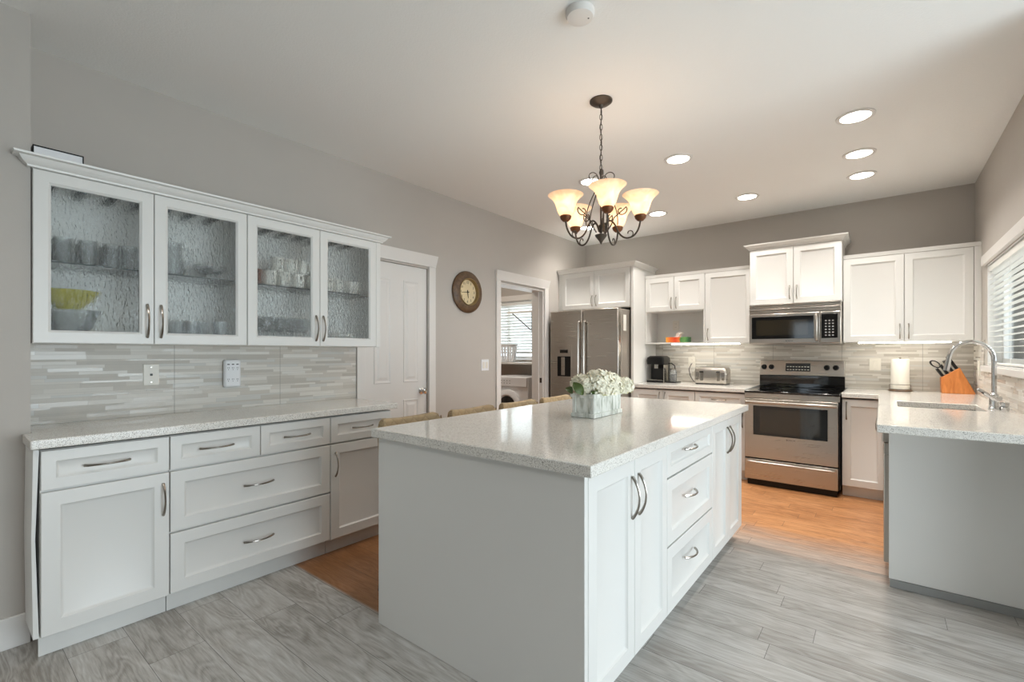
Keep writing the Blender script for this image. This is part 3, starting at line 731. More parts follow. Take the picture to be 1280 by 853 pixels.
def icab(u0, u1, label, fronts):
    return basecab(u0, u1, label, fronts, T=TI, face=FI, depth=.60, z0=.085, z1=.862, loc=(FI-.3, (u0+u1)/2, 0))
icab(1.347, 2.062, 'near island cabinet with two tall narrow doors', [('door', 1.347, 1.712, .088, .862, 1.682, .715, .16, True), ('door', 1.712, 2.062, .088, .862, 1.745, .715, .16, True)])
icab(2.063, 2.768, 'middle island cabinet with a stack of three drawers', [('drawer', 2.063, 2.768, .705, .862, 2.37, .80, .15, False), ('drawer', 2.063, 2.768, .395, .70, 2.37, .572, .15, False), ('drawer', 2.063, 2.768, .088, .39, 2.37, .272, .15, False)])
icab(2.769, 3.446, 'far island cabinet with two doors next to the range aisle', [('door', 2.769, 3.108, .088, .862, 3.08, .73, .16, True), ('door', 3.108, 3.446, .088, .862, 3.14, .73, .16, True)])

# counter stools along the island's far side (built at the origin, back towards -X)
def stool():
    t = thing('counter_stool', (0, 0, 0), 'x', 'stool', 'counter stools at the island')
    ORG[t.name] = Vector()
    # seat
    m = MB(); n = 28; rs = []
    for z, k in ((.58, .94), (.59, 1), (.625, 1.02), (.645, .98), (.652, .85)):
        rs.append([((.21*k)*math.copysign(abs(math.cos(a))**.6, math.cos(a)), (.205*k)*math.copysign(abs(math.sin(a))**.6, math.sin(a)), z) for a in [2*PI*i/n for i in range(n)]])
    m.rings(rs); m.obj('seat', 'quilt', t)
    # curved backrest
    m = MB(); rs = []; ns = 24
    for i in range(ns+1):
        s = -1+2*i/ns; y = s*.212; x = -.205+.05*s*s
        top = .905+.018*s*s+(.0 if abs(s) < .86 else -.05*((abs(s)-.86)/.14)**2)
        th = .018; b = .66
        rs.append([(x+.012, y, b), (x-th, y, b), (x-th-.012, y, (b+top)/2), (x-th-.02, y, top-.012), (x-.5*th-.014, y, top), (x-.002, y, top-.002), (x+.006, y, top-.014), (x+.012, y, (b+top)/2)])
    m.rings(rs); bk = m.obj('backrest', 'quilt', t)
    m = MB()
    for s in (-1, 1): m.tube([(-.14+.0, s*.218, .67), (-.155, s*.219, .78), (-.165, s*.218, .895)], .0045, 6)
    m.obj('piping', 'chairback', bk)
    m = MB()
    for s in (-1, 1): m.tube([(-.17, s*.1, .60), (-.2, s*.1, .64), (-.205, s*.1, .70)], .011, 8)
    m.obj('back_support', 'charcoal', t)
    for sx in (-1, 1):
        for sy in (-1, 1): MB().tube([(sx*.15, sy*.15, .585), (sx*.2, sy*.19, .0)], [.015, .010], 10).obj('leg', 'charcoal', t)
    m = MB(); R = [(sx*.184, sy*.177, .18) for sx, sy in ((1, 1), (1, -1), (-1, -1), (-1, 1))]
    for i in range(4): m.tube([R[i], R[(i+1) % 4]], .007, 8)
    m.obj('footrest', 'charcoal', t); return t
s0 = stool(); ps = [(1.700, 'tan quilted stool at the island, nearest the camera'), (2.205, 'tan quilted stool at the island, second from the camera'),
      (2.695, 'tan quilted stool at the island in front of the laundry doorway, third from the camera'), (3.19, 'tan quilted stool at the island, farthest from the camera near the refrigerator')]
SX = -1.90
s0.location = (SX, ps[0][0], .0); s0['label'] = ps[0][1]
for y, l in ps[1:]: dup(s0, (SX, y, 0), l)

# ------------------------------------------------------------ back run
FK = 5.045; TK = FY(FK)
def kcab(u0, u1, label, fronts, **k): return basecab(u0, u1, label, fronts, T=TK, face=FK, depth=.66, z0=.10, z1=.862, loc=((u0+u1)/2, FK+.33, 0), kick='white', kd=.05, **k)
kcab(-2.228, -1.541, 'white base cabinet with two doors under the coffee maker', [('door', -2.228, -1.885, .10, .862, -1.915, .77, .13, True), ('door', -1.885, -1.541, .10, .862, -1.855, .77, .13, True)])
kcab(-1.54, -1.052, 'white base cabinet with top drawer just left of the range', [('drawer', -1.54, -1.052, .70, .862, -1.3, .79, .14, False), ('door', -1.54, -1.052, .10, .694, -1.08, .6, .14, True)])
t = kcab(-.276, .035, 'narrow white base cabinet door between the range and the corner', [('door', -.276, .035, .10, .862, -.243, .76, .15, True)])
slab('worktop', -2.229, -1.05, 5.0, YB-.001, 'short quartz worktop under the coffee maker and toaster')
q = MB().grid([-.277, -.02, .085, .50, XR-.0005], [2.925, 3.99, 4.44, 5.0, YB-.001], lambda i, j: (j == 3) or (i >= 1 and not (i == 2 and j == 1)), .875, .915)
tag(q.obj('worktop', 'quartz', bevel=.004, org=(.3, 4.3, .875)), 'L-shaped quartz worktop around the sink and corner', 'worktop')
# right run below the counter
TRn = FXn(.055)
tag(MB().box(.03, XR-.002, 3.253, 3.272, .045, .874).obj('worktop_gable', 'white', bevel=.0015, org=(.33, 3.26, .0)), 'pale end panel of the sink run beside the dishwasher', 'panel')
tag(MB().box(.034, XR-.002, 3.248, 3.266, .0005, .043).obj('end_plinth', 'grey_kick', bevel=.002, org=(.33, 3.257, 0)), 'dark grey strip under the pale end panel of the sink run', 'plinth')
TDw = FXn(.036)
t = thing('dishwasher', (.35, 3.57, .0), 'stainless dishwasher beside the pale end panel, seen edge-on', 'dishwasher')
MB(TDw).box(3.275, 3.87, -.55, -.001, .1, .872).obj('body', 'charcoal', t, smooth=False)
dd = MB(TDw).box(3.277, 3.868, 0, .028, .12, .775).obj('door', 'steel', t, bevel=.004)
MB(TDw).box(3.277, 3.868, 0, .034, .778, .868).obj('control_panel', 'steel', t, bevel=.004)
MB(TDw).tube([(3.30, .034, .85), (3.30, .046, .848), (3.33, .052, .84), (3.57, .055, .84), (3.81, .052, .84), (3.842, .046, .848), (3.845, .034, .85)], .013, 10).obj('handle', 'steel', t)
MB(TDw).box(3.277, 3.868, -.06, -.045, .001, .1).obj('toe_kick', 'black', t)
basecab(3.872, 4.98, 'white sink base cabinet with two doors, hidden behind the dishwasher', [('door', 3.872, 4.42, .1, .862, 4.39, .76, .15, True), ('door', 4.42, 4.98, .1, .862, 4.45, .76, .15, True)], T=TRn, face=.055, depth=.02, z0=.10, z1=.866, loc=(.35, 4.4, 0), name='sink_cabinet')
# sink
t = thing('sink', (.29, 4.2, .70), 'undermount stainless sink set into the corner worktop', 'sink')
def rr(x0, x1, y0, y1, r, z, n=5):
    out = []
    for cx, cy_, a0 in ((x1-r, y1-r, 0), (x0+r, y1-r, PI/2), (x0+r, y0+r, PI), (x1-r, y0+r, 1.5*PI)):
        for i in range(n+1): a = a0+PI/2*i/n; out.append((cx+r*math.cos(a), cy_+r*math.sin(a), z))
    return out
MB().rings([rr(.083, .502, 3.987, 4.443, .05, .8745), rr(.093, .492, 3.997, 4.433, .05, .8745), rr(.097, .488, 4.0, 4.43, .05, .74), rr(.11, .47, 4.02, 4.41, .05, .70), rr(.11, .47, 4.02, 4.41, .05, .696), rr(.08, .505, 3.984, 4.446, .05, .72)], False, True).obj('basin', 'steelsink', t)
MB().lathe([(.04, .7005), (.042, .703), (.03, .7035), (.028, .7012)], (.3, 4.2, 0), 20).obj('drain', 'chrome', t)
# faucet
fx, fy = .553, 4.18
t = thing('faucet', (fx, fy, .9155), 'tall chrome gooseneck faucet beside the sink', 'faucet')
MB().lathe([(.0, 0), (.028, 0), (.028, .006), (.024, .01), (.022, .09), (.015, .10), (.0, .1)], (fx, fy, .9155), 20).obj('base', 'chrome', t)
pts = [(fx, fy, 1.01), (fx, fy, 1.1), (fx, fy, 1.2)]
for i in range(1, 15):
    a = PI*i/15*1.02; pts.append((fx-.105+.105*math.cos(a), fy-.02*i/15, 1.225+.115*math.sin(a)))
ex = pts[-1]; pts += [(ex[0]-.004, ex[1], ex[2]-.03)]
MB().tube(pts, .0125, 12).obj('spout', 'chrome', t)
MB().tube([(ex[0]-.003, ex[1], ex[2]-.02), (ex[0]-.014, ex[1]-.002, ex[2]-.09)], [.015, .0165], 12).obj('spray_head', 'chrome', t)
hd = MB().tube([(fx, fy, .985), (fx+.02, fy-.035, .985)], .016, 12).obj('handle_pivot', 'chrome', t)
MB().tube([(fx+.012, fy-.045, .972), (fx-.035, fy-.06, 1.005), (fx-.08, fy-.075, 1.042)], [.014, .0115, .010], 8).obj('lever', 'chrome', t)
t = MB().lathe([(0, 0), (.022, 0), (.023, .025), (.018, .03), (.022, .034), (.022, .055), (.0, .058)], (0, 0, 0), 20).obj('soap_pump', 'chrome', org=(0, 0, 0))
t.location = (.575, 4.02, .9155); tag(t, 'short chrome air-gap cap beside the faucet base', 'tap fitting')

# range
def fbox(T, name, mat, par, u0, u1, n0, n1, z0, z1, bevel=.002, label=None): return MB(T).box(u0, u1, n0, n1, z0, z1).obj(name, mat, par, bevel=bevel, label=label)
FR_ = 4.96; TR = FY(FR_)
t = thing('range', (-.665, 5.3, 0), 'stainless electric range with black glass cooktop between the base cabinets', 'range')
r0, r1 = -1.042, -.286
fbox(TR, 'body', 'black', t, r0, r1, -.72, -.0, .06, .885)
fbox(TR, 'cooktop', 'blackglass', t, r0-.002, r1+.002, -.64, .03, .886, .905, .006)
fbox(TR, 'front_rail', 'steel', t, r0, r1, .0, .022, .835, .885, .003)
od = fbox(TR, 'oven_door', 'steel', t, r0+.004, r1-.012, .0005, .03, .268, .832, .004)
fbox(TR, 'door_glass', 'blackglass', od, -.965, -.372, .03, .033, .487, .765, .001)
fbox(TR, 'oven_window', 'ovenwin', od, -.905, -.43, .033, .0335, .515, .735, 0)
MB(TR).tube([(-1.02, .03, .795), (-1.018, .055, .797), (-.99, .066, .8), (-.665, .070, .802), (-.34, .066, .8), (-.315, .055, .797), (-.313, .03, .795)], .013, 10).obj('handle', 'steel', od)
text('BOSCH', .022, TR, -.655, .0303, .462, 'charcoal', od, 'lettering')
MB(TR).lathe([(0, 0)], (0, 0, 0))if False else None
dr = fbox(TR, 'storage_drawer', 'steel', t, r0+.004, r1-.012, .0005, .03, .062, .255, .004)
MB(TR).tube([(-1.01, .03, .228), (-1.008, .05, .23), (-.98, .056, .232), (-.665, .058, .232), (-.35, .056, .232), (-.325, .05, .23), (-.323, .03, .228)], .010, 10).obj('handle', 'steel', dr)
fbox(TR, 'kick_base', 'black', t, r0+.02, r1-.02, -.6, -.01, .001, .058)
TG = FY(5.655)
fbox(TG, 'backguard', 'blackglass', t, r0, r1, -.07, .0, .906, 1.03, .003)
cp = MB(TG); cp.rings([[(r0, -.07, 1.03), (r1, -.07, 1.03), (r1, .012, 1.03), (r0, .012, 1.03)], [(r0, -.07, 1.188), (r1, -.07, 1.188), (r1, -.02, 1.188), (r0, -.02, 1.188)]])
cp = cp.obj('control_panel', 'steel', t, bevel=.005)
TG2 = lambda p: (p[0], 5.655-.012+.2025*(p[2]-1.03)-p[1], p[2])
fbox(TG2, 'display', 'blackglass', cp, -.797, -.575, .0, .006, 1.075, 1.158, .002)
for r_ in range(2):
    for i in range(8): MB(TG2).box(-.784+i*.026, -.768+i*.026, .006, .0066, 1.088+r_*.03, 1.096+r_*.03).obj('display_mark', 'plate', cp, smooth=False)
for u in (-1.0, -.93, -.435, -.36):
    kb = disc(TG2, u, 1.118, [(.026, .0005), (.026, .006), (.022, .009), (.02, .028), (.0, .03)], 'knob', 'black', cp, 20)
for i, (u, v, R_) in enumerate(((-.86, 5.12, .1), (-.47, 5.12, .085), (-.86, 5.42, .075), (-.47, 5.42, .1))):
    MB().lathe([(R_, .9052), (R_, .9056), (R_-.006, .9056), (R_-.006, .9052)], (u, v, 0), 40).obj('burner_ring', 'charcoal', t)

# microwave
FM = 5.2; TM = FY(FM)
t = thing('microwave', (-.67, 5.45, 1.35), 'stainless over-the-range microwave with vent grille under a wall cabinet', 'microwave')
m0, m1 = -1.05, -.292
fbox(TM, 'body', 'steel', t, m0, m1, -.5, -.0, 1.352, 1.748, .003)
g = MB(TM)
for i in range(4): g.box(m0, m1, .0, .016+.004*(i % 2), 1.664+i*.022, 1.680+i*.022)
g.obj('vent_grille', 'steel', t, bevel=.002)
dm = fbox(TM, 'door', 'steel', t, m0, -.452, .0005, .024, 1.36, 1.652, .006)
fbox(TM, 'door_glass', 'blackglass', dm, -1.025, -.50, .024, .0265, 1.405, 1.622, .003)
fbox(TM, 'window', 'ovenwin', dm, -.985, -.545, .0265, .027, 1.438, 1.588, 0)
MB(TM).tube([(-.476, .024, 1.385), (-.476, .055, 1.392), (-.476, .062, 1.42), (-.476, .062, 1.60), (-.476, .055, 1.628), (-.476, .024, 1.635)], .012, 10).obj('handle', 'steel', dm)
text('BOSCH', .019, TM, -.70, .0243, 1.383, 'charcoal', dm, 'lettering')
pm_ = fbox(TM, 'control_panel', 'steel', t, -.449, m1, .0005, .024, 1.36, 1.652, .006)
fbox(TM, 'keypad', 'blackglass', pm_, -.44, -.315, .024, .0265, 1.405, 1.63, .003)
for r_ in range(6):
    for i in range(3): MB(TM).box(-.412+i*.027, -.398+i*.027, .0265, .0271, 1.425+r_*.027, 1.437+r_*.027).obj('key', 'grey_kick', pm_, smooth=False)
# back wall cabinets
def wallcab(face, u0, u1, z0, z1, doors, label, depth, name='wall_cabinet', body=True):
    T = FY(face); t = thing(name, ((u0+u1)/2, face+depth/2, z0), label, 'cabinet')
    if body: MB(T).box(u0+.0008, u1-.0008, -depth, -.001, z0, z1).obj('body', 'white', t, smooth=False)
    for a, b, c, d, hu, hz in doors:
        o = shaker_front('door', T, a, b, c, d, t)
        if hu is not None: handle(T, hu, hz, .13, .02, o, r=.0045)
    return t
FW = 5.40
# open-niche cabinet
TW = FY(FW)
t = thing('wall_cabinet', (-1.89, 5.55, 1.37), 'white wall cabinet with two short doors over an open niche', 'cabinet')
MB(TW).box(-2.228, -1.539, -.325, -.001, 1.752, 2.152).obj('body', 'white', t, smooth=False)
nb = MB(TW); nb.box(-2.228, -2.212, -.325, .018, 1.372, 1.7515); nb.box(-1.555, -1.539, -.325, .018, 1.372, 1.7515); nb.box(-2.212, -1.555, -.325, -.317, 1.372, 1.7515); nb.box(-2.212, -1.555, -.317, .018, 1.372, 1.388)
nb.obj('open_niche', 'white', t, smooth=False)
for a, b, hu in ((-2.228, -1.884, -1.912), (-1.884, -1.539, -1.856)):
    o = shaker_front('door', TW, a, b, 1.752, 2.152, t); handle(TW, hu, 1.845, .13, .02, o, r=.0045)
wallcab(FW, -1.538, -1.062, 1.372, 2.152, [(-1.538, -1.062, 1.372, 2.152, -1.505, 1.47)], 'white wall cabinet with one tall door left of the microwave', .325)
wallcab(5.27, -1.06, -.288, 1.752, 2.31, [(-1.06, -.674, 1.752, 2.31, -.705, 1.86), (-.674, -.288, 1.752, 2.31, -.645, 1.86)], 'taller white two-door cabinet mounted above the microwave', .455)
wallcab(FW, -.286, .596, 1.366, 2.148, [(-.286, .155, 1.366, 2.148, .125, 1.46), (.155, .596, 1.366, 2.148, .185, 1.46)], 'large white two-door wall cabinet in the right corner', .325)
tag(MB(TW).box(.597, XR-.001, -.32, .02, 1.366, 2.148).obj('filler_strip', 'white', bevel=.001, org=(.62, 5.5, 1.366)), 'narrow white filler between the corner wall cabinet and the window wall', 'filler')
small = [(0, 0), (.004, 0), (.006, .012), (.012, .026), (.014, .032), (0, .032)]
big = [(0, 0), (.008, 0), (.012, .014), (.03, .034), (.046, .042), (.05, .052), (0, .052)]
crown('crown_moulding', [(-1.063, FW-.02), (-2.227, FW-.02)][::-1], 2.153, 'white moulding over the open-niche and tall-door cabinets', small, org=(-1.6, 5.4, 2.153))
crown('crown_moulding', [(-.284, FW-.02), (XR-.002, FW-.02)], 2.149, 'white moulding over the right corner wall cabinets', small, org=(.2, 5.4, 2.149))
crown('crown_moulding', [(-1.06, 5.70), (-1.06, 5.25), (-.288, 5.25), (-.288, 5.70)], 2.311, 'flared crown moulding above the cabinet over the microwave', big, org=(-.67, 5.3, 2.311))
# refrigerator surround
FF = 5.07
wallcab(FF, -3.2, -2.262, 1.80, 2.262, [(-3.2, -2.735, 1.805, 2.262, -2.762, 1.90), (-2.735, -2.275, 1.805, 2.262, -2.708, 1.90)], 'white two-door cabinet above the refrigerator', .65)
tag(MB().box(-2.26, -2.231, FF-.02, YB-.002, .0005, 2.262).obj('side_panel', 'white', bevel=.001, org=(-2.245, 5.4, 0)), 'tall white side panel right of the refrigerator', 'panel')
tag(MB().box(XL+.002, -3.202, FF-.015, FF+.003, 1.80, 2.262).obj('filler_strip', 'white', bevel=.001, org=(-3.22, 5.07, 1.8)), 'narrow white filler left of the cabinet above the refrigerator', 'filler')
crown('crown_moulding', [(XL+.002, FF-.02), (-2.231, FF-.02), (-2.231, 5.68)], 2.263, 'flared crown moulding above the refrigerator cabinet', big, org=(-2.7, 5.1, 2.263))
# refrigerator
FG = 4.80; TF = FY(FG)
t = thing('refrigerator', (-2.735, 5.2, 0), 'stainless side-by-side refrigerator with water dispenser', 'refrigerator')
fbox(TF, 'body', 'fridgeside', t, -3.19, -2.285, -.85, -.045, .03, 1.765, .004)
dl_ = fbox(TF, 'door', 'steel', t, -3.19, -2.742, -.042, .03, .06, 1.772, .012)
dr_ = fbox(TF, 'door', 'steel', t, -2.734, -2.285, -.042, .03, .06, 1.772, .012)
for u, p in ((-2.775, dl_), (-2.700, dr_)):
    MB(TF).tube([(u, .03, .62), (u, .062, .64), (u, .07, .70), (u, .072, 1.1), (u, .07, 1.58), (u, .062, 1.62), (u, .03, 1.64)], .015, 10).obj('handle', 'steel', p)
dp = fbox(TF, 'dispenser', 'steel', dl_, -3.10, -2.88, .03, .034, .96, 1.36, .003)
fbox(TF, 'display', 'blackglass', dp, -3.045, -2.935, .034, .036, 1.265, 1.305, .001)
q = MB(TF); cxs = -2.985
rs = []
for z in (.99, 1.22):
    rs.append([(cxs+.095*math.cos(a), .036-.0*math.sin(a), z) for a in (PI, )]+[(cxs-.095, .0345, z), (cxs+.095, .0345, z), (cxs+.095, .036, z)])
fbox(TF, 'dispenser_recess', 'black', dp, cxs-.095, cxs+.09, .034, .0355, .985, 1.225, .001)
MB(TF).box(cxs-.04, cxs+.01, .0355, .038, 1.0, 1.215).obj('paddle', 'steel', dp, bevel=.004)
# paper note on its side
tag(MB().box(-2.2845, -2.2835, 4.90, 4.97, 1.52, 1.70).obj('paper_note', 'paper', smooth=False, org=(-2.284, 4.93, 1.6)), 'small white paper note stuck on the side of the refrigerator', 'note')
# under-cabinet light bars
tag(MB().box(-1.93, -1.20, 5.44, 5.47, 1.362, 1.371).obj('light_bar', 'strip', smooth=False, org=(-1.56, 5.455, 1.358)), 'glowing light bar under the cabinets above the toaster', 'light')
tag(MB().box(-.17, .46, 5.41, 5.44, 1.356, 1.365).obj('light_bar', 'strip', smooth=False, org=(.15, 5.425, 1.352)), 'glowing light bar under the right corner wall cabinet', 'light')

# outlets on the back wall
TBk = FY(YB-.009)
plate(TBk, -1.785, 1.16, .085, .12, 'duplex', 'cream outlet behind the toaster cord', 'outlet')
plate(FY(5.717), -1.975, 1.60, .075, .118, 'duplex', 'white outlet in the back of the open niche', 'outlet')
plate(TBk, -.05, 1.155, .09, .118, 'rocker1', 'cream rocker switch left of the paper towel roll', 'light_switch', 'switch')
plate(FXn(XR-.009), 5.42, 1.14, .085, .12, 'rocker1', 'cream rocker switch on the window wall near the knife block', 'light_switch', 'switch')

# ------------------------------------------------------------ counter items
ZT = .9155
t = thing('coffee_maker', (-2.09, 5.47, ZT), 'black single-serve coffee maker with glass carafe side on the back worktop', 'coffee maker')
bx = lambda name, mat, par, *a, **k: MB().box(*a).obj(name, mat, par, bevel=k.get('bevel', .006))
bx('base', 'black', t, -2.205, -2.005, 5.37, 5.60, ZT, ZT+.025)
bx('water_tank', 'black', t, -2.205, -2.005, 5.50, 5.60, ZT+.0255, ZT+.27)
q = MB(); q.rings([rr(-2.205, -2.0, 5.36, 5.60, .03, ZT+.215), rr(-2.21, -1.995, 5.355, 5.605, .03, ZT+.26), rr(-2.205, -2.0, 5.36, 5.60, .035, ZT+.295), rr(-2.18, -2.025, 5.39, 5.58, .03, ZT+.315)]); q.obj('brew_head', 'black', t)
bx('drip_tray', 'nickel', t, -2.19, -2.02, 5.375, 5.49, ZT+.0255, ZT+.034, bevel=.002)
bx('side_column', 'nickel', t, -2.003, -1.993, 5.37, 5.5, ZT, ZT+.21, bevel=.002)
MB().lathe([(.0, 0), (.03, 0), (.03, .05), (.0, .05)], (-2.10, 5.42, ZT+.165), 16).obj('spout', 'nickel', t)
bx('warming_plate', 'black', t, -1.99, -1.87, 5.40, 5.58, ZT, ZT+.014, bevel=.004)
t2 = thing('milk_frother', (-1.93, 5.49, ZT+.0145), 'small clear frothing jug with black lid beside the coffee maker', 'jug')
MB().lathe([(0, .0145), (.042, .0145), (.044, .12), (.038, .15), (.036, .15), (.041, .12), (.039, .018), (0, .018)], (-1.93, 5.49, ZT), 20, cap=False).obj('glass_body', 'glassware', t2)
MB().lathe([(0, .018), (.038, .018), (.040, .10), (0, .10)], (-1.93, 5.49, ZT), 20).obj('coffee_fill', 'black', t2)
MB().lathe([(0, .152), (.036, .152), (.036, .165), (.0, .172)], (-1.93, 5.49, ZT), 20).obj('lid', 'nickel', t2)
MB().tube([(-1.975, 5.46, ZT+.225), (-1.94, 5.46, ZT+.23), (-1.90, 5.46, ZT+.2), (-1.90, 5.47, ZT+.165)], .006, 8).obj('handle', 'black', t2)
# toaster
t = thing('toaster', (-1.49, 5.52, ZT), 'stainless four-slice toaster on the back worktop left of the range', 'toaster')
q = MB(); q.rings([rr(-1.665, -1.33, 5.43, 5.63, .03, ZT+.012), rr(-1.67, -1.325, 5.425, 5.635, .035, ZT+.03), rr(-1.67, -1.325, 5.425, 5.635, .035, ZT+.155), rr(-1.66, -1.335, 5.44, 5.62, .04, ZT+.185), rr(-1.64, -1.355, 5.465, 5.6, .04, ZT+.192)])
q.obj('body', 'steel', t)
for y in (5.49, 5.555): bx('slot', 'black', t, -1.63, -1.365, y, y+.025, ZT+.1905, ZT+.194, bevel=.001)
TT = FY(5.4255)
for u in (-1.585, -1.41):
    MB(TT).box(u-.016, u+.016, -.0, .0012, ZT+.04, ZT+.15).obj('lever_track', 'nickel', t, smooth=False)
    MB(TT).box(u-.02, u+.02, .001, .022, ZT+.132, ZT+.146).obj('lever', 'black', t, bevel=.003)
for u in (-1.635, -1.36):
    disc(TT, u, ZT+.06, [(.015, 0), (.014, .014), (0, .015)], 'dial', 'nickel', t, 18)
    q = MB(TT)
    for i in range(2):
        for j in range(3): q.box(u-.012+i*.016, u-.004+i*.016, 0, .002, ZT+.085+j*.018, ZT+.094+j*.018)
    q.obj('buttons', 'black', t, smooth=False)
MB().box(-1.655, -1.34, 5.44, 5.62, ZT, ZT+.0115).obj('foot', 'black', t)
tag(MB().tube([(-1.785, 5.712, 1.135), (-1.785, 5.69, 1.13), (-1.80, 5.66, 1.07), (-1.78, 5.64, 1.0), (-1.74, 5.62, .94), (-1.70, 5.60, ZT+.006), (-1.68, 5.60, ZT+.006)], .004, 8).obj('power_cord', 'black', org=(-1.75, 5.65, ZT)), 'black cord running from the wall outlet to the toaster', 'cord')
# tissue box
t = thing('tissue_box', (-1.88, 5.53, 1.3885), 'orange and green tissue box in the open niche', 'tissue box')
MB().box(-2.01, -1.75, 5.47, 5.58, 1.3885, 1.452).obj('carton', 'tissue', t, bevel=.001)
q = MB(); n = 14
rs = []
for z, k in ((0, 1), (.02, .8), (.045, 1.1), (.06, .3)):
    rs.append([(-1.885+k*.035*math.cos(2*PI*i/n)*(1+.35*math.sin(3*i+z*50))+z*.5, 5.525+k*.02*math.sin(2*PI*i/n)*(1+.3*math.cos(4*i)), 1.4525+z+.012*math.sin(i*2.1)*k*(z > 0)) for i in range(n)])
q.rings(rs); q.obj('tissue', 'paper', t)
# paper towel
t = thing('paper_towel_holder', (.13, 5.58, ZT), 'white paper towel roll on a round wooden base in the back corner', 'paper towel')
MB().lathe([(0, 0), (.085, 0), (.088, .008), (.082, .016), (0, .016)], (.132, 5.58, ZT), 32).obj('base', 'clockwood', t)
rl = MB().lathe([(.02, .02), (.067, .02), (.068, .03), (.067, .292), (.064, .296), (.02, .296)], (.132, 5.58, ZT), 32).obj('roll', 'paper', t)
MB().lathe([(0, .0165), (.008, .0165), (.008, .30), (.012, .306), (0, .312)], (.132, 5.58, ZT), 12).obj('post', 'nickel', t)
q = MB(); q.tube([(.132-.076, 5.56, ZT+.016), (.132-.078, 5.55, ZT+.06), (.132-.04, 5.508, ZT+.062), (.132+.03, 5.505, ZT+.062), (.132+.072, 5.55, ZT+.06), (.132+.074, 5.56, ZT+.016)], .0025, 6); q.obj('wire_arm', 'nickel', t)
# knife block
t = thing('knife_block', (.50, 5.58, ZT), 'orange wooden knife block with black-handled knives in the corner', 'knife block')
q = MB().prism([(.41, ZT), (.62, ZT), (.62, ZT+.01), (.525, ZT+.225), (.405, ZT+.135)], 5.52, 5.64, 'y'); q.obj('block', 'beech', t, bevel=.003)
ax = Vector((-.51, 0, .86)).normalized(); face = Vector((-.8, 0, -.6)).normalized()
kn = [(i, j) for i in range(4) for j in range(3)]
base = Vector((.525, 5.58, ZT+.225))
for idx, (i, j) in enumerate(kn):
    c = base+Vector((-.12*(.12+.25*i), 0, -.09*(.12+.25*i)))+Vector((0, (j-1)*.036, 0)); L = .12-.014*i
    k = MB().tube([c+ax*.002, c+ax*.03, c+ax*(L*.6), c+ax*L], [.011, .0095, .011, .009], 8)
    hdl = k.obj('knife_handle', 'black', t)
    MB().tube([c+ax*(L+.0), c+ax*(L+.003)], .0075, 8).obj('rivet_cap', 'chrome', hdl)
for s in (-1, 1):
    c = base+Vector((-.125, s*.03, -.02))
    pts = [c+ax*.02+Vector((-.028*math.sin(a)*1.0, .0, 0))+ax*(.035-.035*math.cos(a))+Vector((0, .018*math.sin(a)*s, 0)) for a in [2*PI*i/14 for i in range(15)]]
    MB().tube(pts, .0045, 8).obj('scissor_loop', 'black', t)

# ------------------------------------------------------------ flower box on the island
bx0, bx1, by0, by1 = -1.345, -1.205, 2.222, 2.56
t = thing('flower_box', (-1.275, 2.39, ZT), 'whitewashed wooden box of white hydrangeas on the island', 'flower arrangement')
q = MB(); h = .13
q.box(bx0+.008, bx1-.008, by0+.008, by1-.008, ZT+.001, ZT+h-.012); q.obj('box', 'washed', t, bevel=.001)
q = MB()
for (a, b, c, d) in ((bx1-.009, bx1-.004, by0+.004, by0+.026), (bx1-.009, bx1-.004, by1-.026, by1-.004), (bx1-.009, bx1-.004, (by0+by1)/2-.07, (by0+by1)/2-.06), (bx1-.009, bx1-.004, (by0+by1)/2+.06, (by0+by1)/2+.07)): q.box(a, b, c, d, ZT+.026, ZT+h-.022)
for (a, b) in ((bx0+.004, bx0+.024), (bx1-.024, bx1-.004)): q.box(a, b, by0+.003, by0+.009, ZT+.026, ZT+h-.022)
q.obj('corner_battens', 'washed', t, bevel=.001)
q = MB().grid([bx0-.004, bx0+.012, bx1-.012, bx1+.004], [by0-.004, by0+.012, by1-.012, by1+.004], lambda i, j: not (i == 1 and j == 1), ZT+h-.022, ZT+h); q.obj('rim', 'washed', t, bevel=.002)
MB().box(bx0-.003, bx1+.003, by0-.003, by1+.003, ZT+.0005, ZT+.024).obj('base_moulding', 'washed', t, bevel=.003)
def bloom(c, R_, seed):
    rnd = random.Random(seed); q = MB(); n = 95
    for i in range(n):
        z = 1-1.45*(i+.5)/n; r = math.sqrt(max(0, 1-z*z)); a = i*2.39996+seed
        d = Vector((r*math.cos(a), r*math.sin(a), z)).normalized(); p = Vector(c)+d*R_*rnd.uniform(.86, 1.12)
        u = d.orthogonal().normalized(); w = d.cross(u); rot = rnd.uniform(0, PI); s = rnd.uniform(.012, .0165)
        zt = rnd.uniform(-.1, .7)
        for k in range(4):
            A = rot+k*PI/2; e = u*math.cos(A)+w*math.sin(A); f = u*-math.sin(A)+w*math.cos(A)
            P = [p, p+e*s*.55+f*s*.5+d*.002, p+e*s*1.15+f*s*.32+d*s*zt, p+e*s*1.15-f*s*.32+d*s*zt, p+e*s*.55-f*s*.5+d*.002]
            q.add([tuple(x) for x in P], [(0, 1, 2, 3, 4)])
    b = q.obj('hydrangea_bloom', 'petal', t, smooth=False)
    q = MB(); rs = []
    for k in range(7):
        ph = PI*k/6; rs.append([(c[0]+R_*.88*math.sin(ph)*math.cos(2*PI*j/12), c[1]+R_*.88*math.sin(ph)*math.sin(2*PI*j/12), c[2]+R_*.88*math.cos(ph)) for j in range(12)])
    q.rings(rs[1:-1]); q.obj('bloom_core', 'petalg', b)
zb = ZT+h+.03
